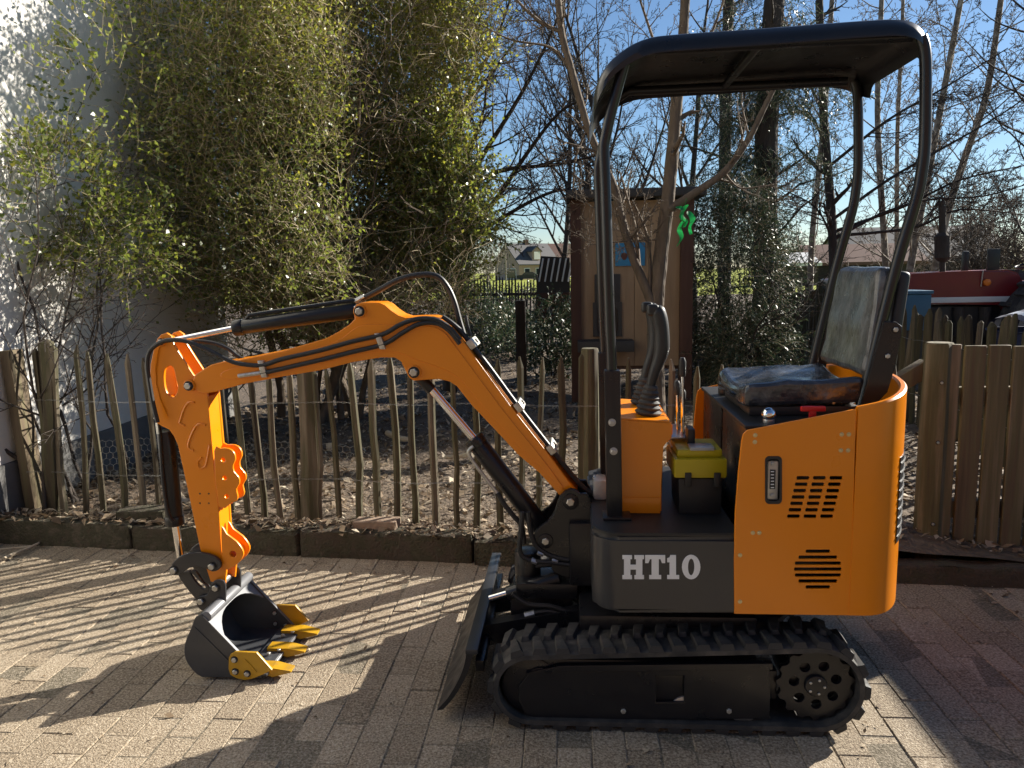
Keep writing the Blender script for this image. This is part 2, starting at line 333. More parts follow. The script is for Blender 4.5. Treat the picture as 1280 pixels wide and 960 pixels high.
# dirt, seeds and crumbs lying on the paving
def scatter_quads(name, P, size, mat, parent=None, flat=.25, label=None, kind='stuff', zoff=.0):
    n = len(P); a = rng.uniform(0, 2*pi, n); t = rng.normal(0, flat, (n, 2)); L = size*np.clip(np.exp(rng.normal(-.1, .5, n)), .3, 2.6); W = L*rng.uniform(.3, .7, n)
    u = np.stack([np.cos(a), np.sin(a), t[:, 0]], 1); v = np.stack([-np.sin(a), np.cos(a), t[:, 1]], 1)
    u *= L[:, None]; v *= W[:, None]; up = np.array([0, 0, 1])*(L*rng.uniform(.0, .5, n))[:, None]
    V = np.stack([P-u, P-v*.9+up*.5, P+u, P+v*.9+up*.6], 1); V[:, :, 2] += zoff
    Fq = np.arange(n*4).reshape(n, 4)
    o = np_mesh(name, V, Fq, mat, parent); return tag(o, label, None, None, kind)
n = 1500; X = rng.uniform(-3.2, 2.6, n); Y = np.where(rng.random(n) < .55, 3.68-.088*X-rng.exponential(.12, n), rng.uniform(2, 3.7, n)); Y = np.clip(Y, 1.9, 3.69-.088*X)
scatter_quads('yard_crumbs', np.stack([X, Y, np.full(n, .005)], 1), .007, 'litter', label='dry seeds and leaf crumbs scattered over the paving')
# --- kerb
kerb = bpy.data.objects.new('kerb', None); link(kerb); kerb.location = (-3.4, KY(-3.4), 0); tag(kerb, kind='structure')
ang = math.atan(-.088); x = -3.46
while x < 4:
    L = random.choice((.98, 1.0, .96)); h = .135+random.uniform(-.012, .012) if x < 1 else .085+random.uniform(-.01, .01)
    bm = bmesh.new(); a_box(bm, 0, L-.012, 0, .11, -.08, h, .012, 2)
    bmesh.ops.subdivide_edges(bm, edges=[e for e in bm.edges if e.calc_length() > .3], cuts=9)
    for v in bm.verts: v.co += Vector((0, random.gauss(0, .005), random.gauss(0, .005)))
    o = bobj('kerb_stone', bm, 'kerb_stone', None); o.parent = kerb; o.matrix_parent_inverse = world_inv(kerb); o.location = (x, KY(x)+random.uniform(-.01, .01), 0); o.rotation_euler = (0, 0, ang+random.gauss(0, .006)); x += L*cos(ang)
# --- leaf litter in the garden
n = 26000; X = rng.uniform(-3.4, 6, n); Y = 3.85-.088*X+rng.beta(1, 1.9, n)*8; P = np.stack([X, Y, soilz(X, Y)+.012], 1)
scatter_quads('leaf_litter', P, .019, 'litter', flat=.45, label='dry brown leaves and wood chips covering the garden soil')
n = 1500; X = rng.uniform(-3.4, .9, n); P = np.stack([X, 3.70-.088*X+rng.uniform(.0, .2, n), np.full(n, .142)+rng.uniform(0, .012, n)], 1)
scatter_quads('kerb_litter', P, .016, 'litter', flat=.4, label='dead leaves and crumbs lying along the top of the kerb')
# --- rough ground between the garden and the field
tag(grid('rough_ground', -45, 70, 4.6, 46, 90, 60, lambda X, Y: .03+.02*np.sin(X*.9+Y*.4)-.1*np.clip((Y-38)/8, 0, 1), 'soil'), kind='structure')

# ------------------------------------------------------------------ chestnut paling fence
def paling(base, top, wid, parent, mat='picket_wood', name='picket', point=.06, flatn=1.0, bow=.012):
    base = Vector(base); top = Vector(top); bm = bmesh.new(); rings = []; n = 6; ph = random.uniform(0, 2)
    bx, by = random.gauss(0, bow), random.gauss(0, bow*.5); L = (top-base).length; K = 5
    ra = [random.uniform(.75, 1.2) for _ in range(n)]
    for i in range(K+1):
        t = i/K; c = base.lerp(top, t)+Vector((bx, by, 0))*4*t*(1-t)+Vector((random.gauss(0, .0035), random.gauss(0, .003), 0))
        ww = wid*(1-.12*t)*random.uniform(.92, 1.08)
        if i == K: ww *= .34
        if i == K-1: c = base.lerp(top, 1-point/L)
        rings.append([bm.verts.new(c+Vector((cos(2*pi*k/n+ph)*ww*.5*ra[k], sin(2*pi*k/n+ph)*ww*.4*ra[k]*flatn, 0))) for k in range(n)])
    for a, b in zip(rings, rings[1:]):
        for k in range(n): bm.faces.new((a[k], a[(k+1) % n], b[(k+1) % n], b[k]))
    bm.faces.new(rings[-1]); return bobj(name, bm, mat, parent, False)
def round_post(name, p, h, r, parent, mat='post_wood', top='log_wood', lean=(0, 0)):
    bm = bmesh.new(); n = 14; R = [[r*random.uniform(.93, 1.07) for _ in range(n)] for _ in range(1)][0]; K = 6; rings = []
    for i in range(K+2):
        t = min(i/K, 1); sc = (1-.05*t)*random.uniform(.97, 1.03)*(.9 if i == K+1 else 1); zz = h*t+(.012 if i == K+1 else 0)-.05
        rings.append([bm.verts.new((p[0]+lean[0]*t+R[k]*sc*cos(2*pi*k/n), p[1]+lean[1]*t+R[k]*sc*sin(2*pi*k/n), p[2]+zz+.05)) for k in range(n)])
    for a, b in zip(rings, rings[1:]):
        for k in range(n): bm.faces.new((a[k], a[(k+1) % n], b[(k+1) % n], b[k]))
    f = bm.faces.new(rings[-1]); f.material_index = 1
    return bobj(name, bm, [mat, top], parent)
fence = thing('paling_fence', (-1.5, FY(-1.5), .1), 'grey cleft chestnut paling fence along the kerb behind the digger arm', 'fence')
def fence_stake(bx, tx, ty, wid=.036, **kw):
    X = on_fence(bx, 645); Y = FY(X)+random.uniform(-.012, .012); t = at(tx, ty, Y-.01)
    return paling((X, Y, .06), (t.x, Y-random.uniform(0, .03), t.z), wid, fence, **kw)
for b, t, y in [(37, 14, 439), (108, 95, 431), (131, 108, 439), (158, 134, 442), (181, 159, 442), (198, 180, 447), (222, 205, 452), (246, 232, 455), (268, 255, 455), (290, 275, 458),
                (311, 293, 462), (331, 312, 466), (351, 335, 464), (424, 409, 458), (448, 438, 452), (473, 464, 449), (496, 486, 446), (521, 513, 452), (545, 538, 455), (571, 565, 452), (596, 592, 450), (625, 622, 448),
                (652, 650, 446), (676, 678, 447), (701, 701, 446), (758, 760, 448), (783, 785, 447), (808, 811, 452), (838, 840, 449), (868, 871, 458), (899, 902, 456), (927, 931, 459), (954, 958, 457), (980, 984, 459), (1006, 1012, 455), (1032, 1038, 460), (1060, 1066, 456), (1086, 1093, 458), (1110, 1117, 456)]:
    fence_stake(b, t, y, random.uniform(.034, .046))
for b, t, y, wd in [(56, 44, 436, .05), (66, 58, 424, .105), (80, 68, 431, .05), (373, 362, 466, .042), (386, 380, 458, .1), (398, 392, 463, .04), (727, 728, 442, .05)]:
    fence_stake(b, t, y, wd, name='stake', point=.02)
for bx in (738,):
    X = on_fence(bx, 600); p = Vector((X, FY(X)+.03, .06)); t = at(740, 438, p.y); round_post('post', p, t.z-.06, .047, fence)
for z0 in (.36, .8):                    # twisted galvanised wire
    for ph in (0, pi):
        pts = []
        for k in range(300):
            X = -3.3+k*.0152; s = k*1.1+ph; pts.append((X, FY(X)-.026+.0035*sin(s)+.006*sin(k*.3), z0+.0035*cos(s)+.006*sin(k*.11)))
        tube('wire', pts, .001, 'galv_wire', fence, 4, False)
# hexagonal netting behind the pales
cw, ch = .042, .036; segs = []
for row in range(13):
    for k in range(84):
        x = -3.35+k*cw+(cw/2 if row % 2 else 0); z = .1+row*ch
        if z > .56+.05*sin(x*2.3): continue
        j = lambda: random.gauss(0, .0025)
        a = (x, z+ch*.35); b = (x+cw/2, z+ch*.65); c2 = (x-cw/2, z+ch*.65); d = (x, z-ch*.35)
        segs += [(d, a), (a, b), (a, c2)]
SG = np.array(segs) if segs else None
def sheet_y(x, z): return 4.03-.088*x+.02*np.sin(x*3.1+z*5)+.01*np.sin(x*11)
def tubes_np(P0, P1, R0, R1, k=4):
    T = P1-P0; L = np.linalg.norm(T, axis=1, keepdims=True); T = T/np.maximum(L, 1e-9)
    ref = np.where(np.abs(T[:, 2:3]) > .9, np.array([[1., 0, 0]]), np.array([[0, 0, 1.]]))
    U = np.cross(T, ref); U /= np.linalg.norm(U, axis=1, keepdims=True); W = np.cross(T, U)
    ang = np.arange(k)*2*pi/k; rg = U[:, None, :]*np.cos(ang)[None, :, None]+W[:, None, :]*np.sin(ang)[None, :, None]
    V = np.concatenate([P0[:, None, :]+rg*R0[:, None, None], P1[:, None, :]+rg*R1[:, None, None]], 1); n = len(P0)
    b = (np.arange(n)*2*k)[:, None]; i = np.arange(k)[None, :]; j = (i+1) % k
    Fq = np.stack([b+i, b+j, b+k+j, b+k+i], -1).reshape(-1, 4); return V.reshape(-1, 3), Fq
A = SG[:, 0]; B = SG[:, 1]
P0 = np.stack([A[:, 0], sheet_y(A[:, 0], A[:, 1]), A[:, 1]+.012*np.sin(A[:, 0]*7)], 1); P1 = np.stack([B[:, 0], sheet_y(B[:, 0], B[:, 1]), B[:, 1]+.012*np.sin(B[:, 0]*7)], 1)
V, Fq = tubes_np(P0, P1, np.full(len(P0), .0011), np.full(len(P0), .0011), 3)
tag(np_mesh('wire_netting', V, Fq, 'galv_wire', fence, True), 'sagging hexagonal wire netting behind the pales', kind='stuff')

# ------------------------------------------------------------------ side paling fence running back on the right
side = thing('side_fence', (2.95, 7, .1), 'weathered paling fence running back between garden and tractor', 'fence')
y = 4.6
while y < 9.0:
    h = 1.02+random.uniform(-.06, .06); paling((2.95+random.gauss(0, .015), y, .08), (2.95+random.gauss(0, .03), y+random.gauss(0, .02), .08+h), random.uniform(.05, .075), side, bow=.006, mat='picket_wood', point=random.uniform(.015, .05), flatn=.5); y += random.uniform(.085, .115)
while y < 12.6:
    h = 1.14+random.uniform(-.08, .09); paling((2.98+random.gauss(0, .02), y, .1), (2.98+random.gauss(0, .02), y, .1+h), random.uniform(.1, .15), side, mat='picket_wood', name='stake', point=.015, bow=.008); y += random.uniform(.13, .17)
for z0 in (.4, .86): tube('wire', [(2.91+.006*sin(k), 4.6+k*.1, z0+.006*sin(k*1.7)) for k in range(45)], .0018, 'galv_wire', side, 4, False)
# ------------------------------------------------------------------ board gate on the right
gx0 = on_fence(1150, 690)
gp = gr(1166, 703); GYY = gp.y
gate_post = round_post('gate_post', (gp.x, GYY+.07, 0), at(1170, 431, GYY+.07).z, .068, None); tag(gate_post, 'thick round wooden gate post with sawn pale top', 'post')
for dz in (.92, .62, .2): bolt((gp.x-.01, GYY+.004, dz), .007, gate_post)
gate = thing('board_gate', (gp.x+.45, GYY+.05, .05), 'wide upright board gate of weathered brown planks', 'gate')
zt = at(1220, 432, GYY+.03).z
for k, (a, b) in enumerate([(1176, 1193), (1198, 1224), (1228, 1254), (1258, 1284), (1288, 1314), (1318, 1344), (1348, 1374), (1378, 1404)]):
    x0, x1 = at(a, 560, GYY+.03).x, at(b, 560, GYY+.03).x
    bm = bmesh.new(); a_box(bm, x0, x1, GYY+.02, GYY+.042, .05+random.uniform(-.01, .01), zt+random.uniform(-.008, .008), .003, 1); o = bobj('board', bm, 'gate_wood', gate)
for z0 in (.22, .8): box('rail', gp.x+.06, gp.x+1.25, GYY+.044, GYY+.085, z0, z0+.09, 'gate_wood', gate)
box('brace', gp.x-.16, gp.x-.0, GYY+.12, GYY+.2, .9, .98, 'gate_wood', gate_post, rot=Matrix.Rotation(radians(-32), 3, 'Y'))
# loose bits along the kerb
def chunk(name, p, sx, sy, sz, mat, label, cat, rz=0, group=None):
    bm = bmesh.new(); a_box(bm, -sx/2, sx/2, -sy/2, sy/2, 0, sz, min(sx, sy, sz)*.12, 2)
    bmesh.ops.subdivide_edges(bm, edges=[e for e in bm.edges if e.calc_length() > sz*.8], cuts=3)
    for v in bm.verts: v.co += Vector((random.gauss(0, .0025), random.gauss(0, .0025), random.gauss(0, .0025)))
    o = bobj(name, bm, mat, None); o.location = p; o.rotation_euler = (random.gauss(0, .04), random.gauss(0, .04), rz); return tag(o, label, cat, group)
X = on_fence(481, 655); chunk('loose_brick', (X, FY(X)-.16, .125), .24, .1, .06, 'brick_loose', 'loose brown brick lying on the kerb by the pales', 'brick', -.1)
X = on_fence(195, 640); chunk('stone_slab', (X, FY(X)-.12, .115), .27, .13, .075, 'kerb_stone', 'broken mossy stone slab on the kerb at the left', 'stone', .1)
p = at(594, 424, 8.6); chunk('white_stone', (p.x, 8.6, float(soilz(p.x, 8.6))), .2, .12, .2, 'stone_white', 'pale upright stone lying on the ground before the far fence', 'stone', .4)
def stick(name, p0, p1, r, mat, label, cat='stick'):
    bm = bmesh.new(); p0 = Vector(p0); p1 = Vector(p1); pts = [p0.lerp(p1, k/6)+Vector((random.gauss(0, .01), random.gauss(0, .01), 0)) for k in range(7)]; a_tube(bm, pts, [r*random.uniform(.85, 1.15)*(1-.05*k) for k in range(7)], 8); return tag(bobj(name, bm, mat), label, cat)
a = gr(483, 542, .14); b = gr(512, 550, .14); stick('cut_log', a, b, .03, 'log_wood', 'short pale split log on the dark soil', 'log')
a = gr(557, 572, .14); b = gr(590, 577, .14); stick('cut_branch', b+Vector((0, 0, .05)), a, .02, 'log_wood', 'pale bent branch lying behind the lift cylinder', 'branch')
a = gr(0, 700, .02); b = gr(52, 678, .02); stick('garden_cane', a, b, .009, 'log_wood', 'thin pale cane lying on the paving at far left', 'cane')
a = gr(0, 694, .02); b = gr(40, 682, .02); stick('garden_cane', a+Vector((-.1, .02, .01)), b, .007, 'log_wood', 'thinner cane lying against the other at far left', 'cane')

# ------------------------------------------------------------------ neighbour's rendered wall
wall = thing('house_wall', (-3.4, 6, 0), 'white rendered house wall behind the tall bush', 'wall')
box('render_face', -3.9, -3.4, 1.0, 7.3, .42, 6.2, 'plaster', wall, .01)
box('plinth', -3.9, -3.385, 1.0, 7.3, -.1, .42, 'plinth', wall, .01)
a = at(5, 436, 4.3); tag(box('wall_plank', -3.36, -3.3, 4.25, 4.37, .05, 1.1, 'gate_wood', None, .004, rot=Matrix.Rotation(radians(-3), 3, 'Y')), 'reddish plank leaning where the paling fence meets the white wall', 'plank')

# ------------------------------------------------------------------ tall wooden coop
CY = 8.0
def XZ(px, py, Y): p = at(px, py, Y); return p.x, p.z
coop = thing('chicken_coop', (.6, CY+.5, .12), 'tall plywood coop with dark posts and flat roof', 'coop')
xl, zt = XZ(722, 250, CY); xr, _ = XZ(866, 250, CY); zb = .12
x0, z_ = XZ(713, 300, CY); x1, _ = XZ(726, 300, CY); box('post', x0, x1, CY-.06, CY+.05, .05, zt, 'dark_wood', coop)
x0, _ = XZ(850, 300, CY); x1, _ = XZ(866, 300, CY); box('post', x0, x1, CY-.06, CY+.05, .05, zt, 'dark_wood', coop)
for k in range(2): box('panel', xl+k*(xr-xl)/2, xl+(k+1)*(xr-xl)/2-.004, CY, CY+.02, .5, zt-.02, 'plywood', coop, .002)
box('side_panel', xr-.03, xr-.002, CY+.03, CY+1.1, .5, zt-.02, 'plywood', coop); box('side_panel', xl, xl+.03, CY+.03, CY+1.1, .5, zt-.02, 'plywood', coop)
box('back_panel', xl+.04, xr-.04, CY+1.08, CY+1.1, .5, zt-.02, 'plywood', coop); box('floor_panel', xl+.04, xr-.04, CY+.03, CY+1.07, .46, .5, 'dark_wood', coop)
xa, za = XZ(708, 236, CY); xb, _ = XZ(880, 236, CY); box('roof', xa, xb, CY-.18, CY+1.25, zt, zt+.085, 'hatch_dark', coop, .01)
x0, z1 = XZ(743, 343, CY); x1, z0 = XZ(775, 378, CY); box('hatch', x0, x1, CY-.03, CY-.002, z0, z1, 'hatch_dark', coop)
x0, z1 = XZ(741, 378, CY); x1, z0 = XZ(777, 420, CY); plate('hatch_frame', [(x0, z0), (x1, z0), (x1, z1), (x0, z1)], [rrect(x0+.04, x1-.04, z0+.01, z1-.04, .06)], CY-.035, .03, 'hatch_dark', coop)
box('hole_dark_sheet', x0+.04, x1-.04, CY-.004, CY-.001, z0+.01, z1-.04, 'black_plastic', coop, 0)  # thin black sheet on the panel, painted darkness of the opening
x0, z1 = XZ(722, 424, CY); x1, z0 = XZ(790, 436, CY); box('landing_board', x0, x1, CY-.3, CY-.03, z0, z1, 'hatch_dark', coop)
x0, z1 = XZ(769, 304, CY); x1, z0 = XZ(806, 332, CY); sg = box('picture_board', x0, x1, CY-.02, CY-.003, z0, z1, 'blue_sign', None); tag(sg, 'blue picture board nailed on the plywood coop', 'sign')
for (cx, cz, rx, rz, sh) in [(.3, .42, .11, .16, 0), (.62, .62, .13, .2, 1), (.72, .3, .1, .13, 2)]:     # faded brown shapes in the picture
    w_, h_ = x1-x0, z1-z0; plate('picture_mark', smooth([(x0+w_*(cx+rx*cos(a)*(1+.2*sin(3*a+sh))), z0+h_*(cz+rz*sin(a))) for a in [k*pi/5 for k in range(10)]], 2, True), [], CY-.0245, .004, 'sign_brown', sg, .0008)
# slatted rack beside the coop
rack = thing('slatted_rack', (-.25, 10.6, .1), 'tilted dark rack with white bars left of the coop', 'rack'); RY = 10.6
pl = xz([(668, 402), (671, 352), (676, 320), (712, 322), (713, 402)], RY); bm = bmesh.new(); a_prism(bm, pl, RY, RY+.6); bobj('body', bm, 'hatch_dark', rack)
for k in range(6):
    a = at(674+k*7.2, 352, RY-.02); b = at(679+k*7.2, 323, RY-.02); tube('bar', [a, b], .012, 'white_paint', rack, 6)
for k in range(4): x0, z0 = XZ(670, 366+k*9, RY); x1, _ = XZ(713, 366, RY); box('board', x0, x1, RY-.025, RY-.003, z0-.085, z0, 'dark_wood', rack)
p = at(650, 376, 9.0); tag(box('dark_post', p.x-.06, p.x+.06, 9, 9.12, .1, p.z, 'bark_dark', None, .01), 'dark square post standing alone before the far picket fence', 'post')
# far picket fence across the garden's end
back = thing('garden_end_fence', (-1, 13, .1), 'low dark picket fence at the end of the garden', 'fence')
for k in range(44):
    px = 562+k*3.9; p = at(px, random.uniform(343, 352), 13); paling((p.x+random.gauss(0, .02), 13, .1), (p.x, 13, p.z), .032, back, mat='bark_dark', bow=.01)
for z0 in (.5, 1.1): box('rail', at(560, 400, 13.03).x, at(735, 400, 13.03).x, 13.02, 13.06, z0, z0+.05, 'bark_dark', back)
# ------------------------------------------------------------------ off to the right: the shed whose eave shades the paving
shed = thing('garden_shed', (5.9, 5, 0), 'brown board shed standing to the right of the board gate', 'shed')
box('wall', 4.95, 7.4, 2.2, 6.3, 0, 2.1, 'gate_wood', shed); box('roof', 4.8, 7.55, 2.05, 6.45, 2.1, 2.22, 'roof_dark', shed)
# the white house behind the photographer, facing the sun
hb = thing('front_house', (0, -7.2, 0), 'brown brick house on the near side of the yard', 'house')
wn = [[(x0, 1.0), (x0+1.3, 1.0), (x0+1.3, 2.3), (x0, 2.3)] for x0 in (-5.5, -2.6, 3.4)]+[[(.4, .05), (1.5, .05), (1.5, 2.2), (.4, 2.2)]]
plate('wall', [(-8, 0), (9, 0), (9, 5.4), (-8, 5.4)], wn, -7.5, .3, 'brick_wall', hb, .004)
for q in wn: box('window', q[0][0], q[1][0], -7.42, -7.36, q[0][1], q[2][1], 'pane', hb, .002)
bm = bmesh.new(); a_prism(bm, [(-8.4, 5.3), (9.4, 5.3), (9.4, 5.5), (-8.4, 5.5)], -11, -6.95); bobj('roof', bm, 'roof_red', hb)
# ------------------------------------------------------------------ red tractor
TY = 10.0
tr = thing('tractor', (4.9, TY+.5, 0), 'old dark red tractor parked behind the side fence', 'tractor')
hood = xz([(1100, 346), (1142, 342), (1200, 339), (1262, 337), (1274, 341), (1280, 352), (1283, 396), (1262, 397), (1250, 378), (1160, 380), (1120, 384), (1100, 384)], TY)
bm = bmesh.new(); a_prism(bm, hood, TY, TY+.62); bmesh.ops.bevel(bm, geom=[e for e in bm.edges if abs(e.verts[0].co.y-e.verts[1].co.y) < .01], offset=.03, segments=3, affect='EDGES'); bobj('hood', bm, 'tractor_red', tr)
x0, z1 = XZ(1160, 372, TY); x1, z0 = XZ(1270, 377, TY); box('trim_strip', x0, x1, TY-.012, TY-.002, z0, z1, 'white_paint', tr, .002)
x0, z1 = XZ(1046, 349, TY); x1, z0 = XZ(1100, 392, TY); nose = box('nose', x0, x1, TY-.02, TY+.66, z0, z1, 'tractor_red', tr, .03)
xa, za = XZ(1050, 350, TY); xb, zb2 = XZ(1064, 371, TY); box('headlamp_panel', xa, xb, TY-.035, TY-.022, zb2, za, 'bright_red', nose); box('headlamp', xa+.03, xb-.02, TY-.045, TY-.036, za-.12, za-.05, 'white_paint', nose, .004)
x0, z1 = XZ(1105, 384, TY); x1, z0 = XZ(1268, 430, TY); box('engine_block', x0, x1, TY+.08, TY+.55, z0, z1, 'black_plastic', tr, .03)
for k in range(4): xx = x0+.3+k*.32; cyl('engine_cylinder', (xx, TY+.06, z0+.1), (xx, TY+.06, z1-.02), .07, 'bark_dark', tr, 10)
a = at(1178, 341, TY+.2); b = at(1178, 325, TY+.2); c2 = at(1178, 292, TY+.2); d = at(1178, 254, TY+.2)
ex = thing('x', a, 'x', 'x'); bpy.data.objects.remove(ex)
bm = bmesh.new(); a_tube(bm, [a, b], .035, 10); a_tube(bm, [b-Vector((0, 0, .02)), b+Vector((0, 0, .03)), c2-Vector((0, 0, .03)), c2+Vector((0, 0, .01))], [.05, .092, .092, .05], 14); a_tube(bm, [c2, d-Vector((0, 0, .03))], .042, 12); a_tube(bm, [d-Vector((0, 0, .03)), d+Vector((-.02, 0, .02))], [.045, .05], 12, False); bobj('exhaust_stack', bm, 'bark_dark', tr)
a = at(1212, 338, TY+.3); box('air_filter', a.x-.1, a.x-.03, TY+.25, TY+.34, a.z-.03, a.z+.25, 'black_plastic', tr, .03)
x0, z1 = XZ(1236, 311, TY+.1); x1, z0 = XZ(1249, 339, TY+.1); box('mirror', x0, x1, TY+.1, TY+.14, z0, z1, 'black_plastic', tr, .01)
a = at(1235, 353, TY-.05); bm = bmesh.new(); a_cyl(bm, a+Vector((0, .05, 0)), a, .045, 14, .012); bobj('side_lamp', bm, 'amber', tr); b = at(1229, 338, TY-.02); tube('lamp_stalk', [a+Vector((-.06, .04, -.05)), a+Vector((-.06, .03, .05)), b], .008, 'steel', tr, 6)
a = at(1278, 330, TY+.3); bm = bmesh.new(); ring = [a+Vector((.14+.2*cos(t), .2*sin(t), .05*cos(t))) for t in [k*pi/10 for k in range(21)]]; a_tube(bm, ring, .013, 6, False); a_tube(bm, [a+Vector((.14, 0, 0)), a+Vector((.0, 0, -.4))], .02, 6); bobj('steering_wheel', bm, 'black_plastic', tr)
def wheel(name, cx, cy, r, w_, parent):
    bm = bmesh.new(); prof = [(r*.55, 0), (r*.9, 0), (r, w_*.12), (r, w_*.88), (r*.9, w_), (r*.55, w_)]; n = 28; rg = [[bm.verts.new((cx+q*cos(2*pi*k/n), cy+yy, r+q*sin(2*pi*k/n))) for k in range(n)] for q, yy in prof]
    for p_, q_ in zip(rg, rg[1:]+rg[:1]):
        for k in range(n): bm.faces.new((p_[k], p_[(k+1) % n], q_[(k+1) % n], q_[k]))
    for k in range(n):
        t = 2*pi*k/n; R3 = Matrix.Rotation(-t, 3, 'Y'); a_box(bm, cx+r-.02, cx+r+.035, cy+(0 if k % 2 else w_*.45), cy+(w_*.55 if k % 2 else w_), r-.025, r+.025, 0, 2, R3, (cx, cy+w_/2, r))
    t_ = bobj(name, bm, 'rubber', parent); cyl('rim', (cx, cy+.05, r), (cx, cy+w_-.05, r), r*.56, 'bark_dark', t_, 24, .02)
wheel('wheel', at(1120, 400, TY).x, TY-.25, .38, .2, tr); wheel('wheel', at(1120, 400, TY).x, TY+.7, .38, .2, tr)
wheel('wheel', at(1310, 400, TY).x, TY-.45, .68, .36, tr); wheel('wheel', at(1310, 400, TY).x, TY+.75, .68, .36, tr)
x = at(1310, 400, TY).x; box('rear_body', x-.3, x+.45, TY-.05, TY+.7, .5, 1.25, 'tractor_red', tr, .04); box('driver_seat', x-.05, x+.35, TY+.1, TY+.5, 1.25, 1.5, 'black_plastic', tr, .05)
# blue crate and striped cloth in front of it
x0, z1 = XZ(1130, 366, 9.0); x1, z0 = XZ(1163, 402, 9.0)
bt = thing('blue_tank', (x0+.2, 9.2, 0), 'blue box on a dark stand between the side fence and the tractor', 'box'); box('body', x0-.25, x1, 9.0, 9.5, z0-.1, z1-.02, 'blue_box', bt, .015); box('lid', x0-.27, x1+.015, 8.985, 9.515, z1-.018, z1+.02, 'blue_box', bt, .008); box('stand', x0-.2, x1-.04, 9.05, 9.45, 0, z0-.102, 'hatch_dark', bt, .01)
p = at(1282, 402, 7.2); ct = thing('covered_barrow', (p.x+.3, 7.4, .05), 'dark tub with blue striped cloth at the right edge beyond the fence', 'tub')
bm = bmesh.new(); n = 20; prev = None
for (q, zz) in [(.33, .05), (.42, p.z-.12), (.44, p.z-.1), (.4, p.z-.1)]:
    rg = [bm.verts.new((p.x+.3+q*cos(2*pi*k/n), 7.5+q*sin(2*pi*k/n), zz)) for k in range(n)]
    if prev:
        for k in range(n): bm.faces.new((prev[k], prev[(k+1) % n], rg[(k+1) % n], rg[k]))
    prev = rg
bobj('tub', bm, 'navy', ct)
for s in range(9):
    bm = bmesh.new(); rows = []
    for t in range(8):
        u = t/7*pi; rows.append([bm.verts.new((p.x+.02+s*.06+e*.058, 7.5-.38*cos(u), p.z-.1+.2*sin(u)*(.6+.4*sin((s+e)/9*pi))+.008*random.random())) for e in (0, 1)])
    for a_, b_ in zip(rows, rows[1:]): bm.faces.new((a_[0], a_[1], b_[1], b_[0]))
    bobj('cloth_stripe', bm, 'stripe_cloth' if s % 2 else 'navy', ct)

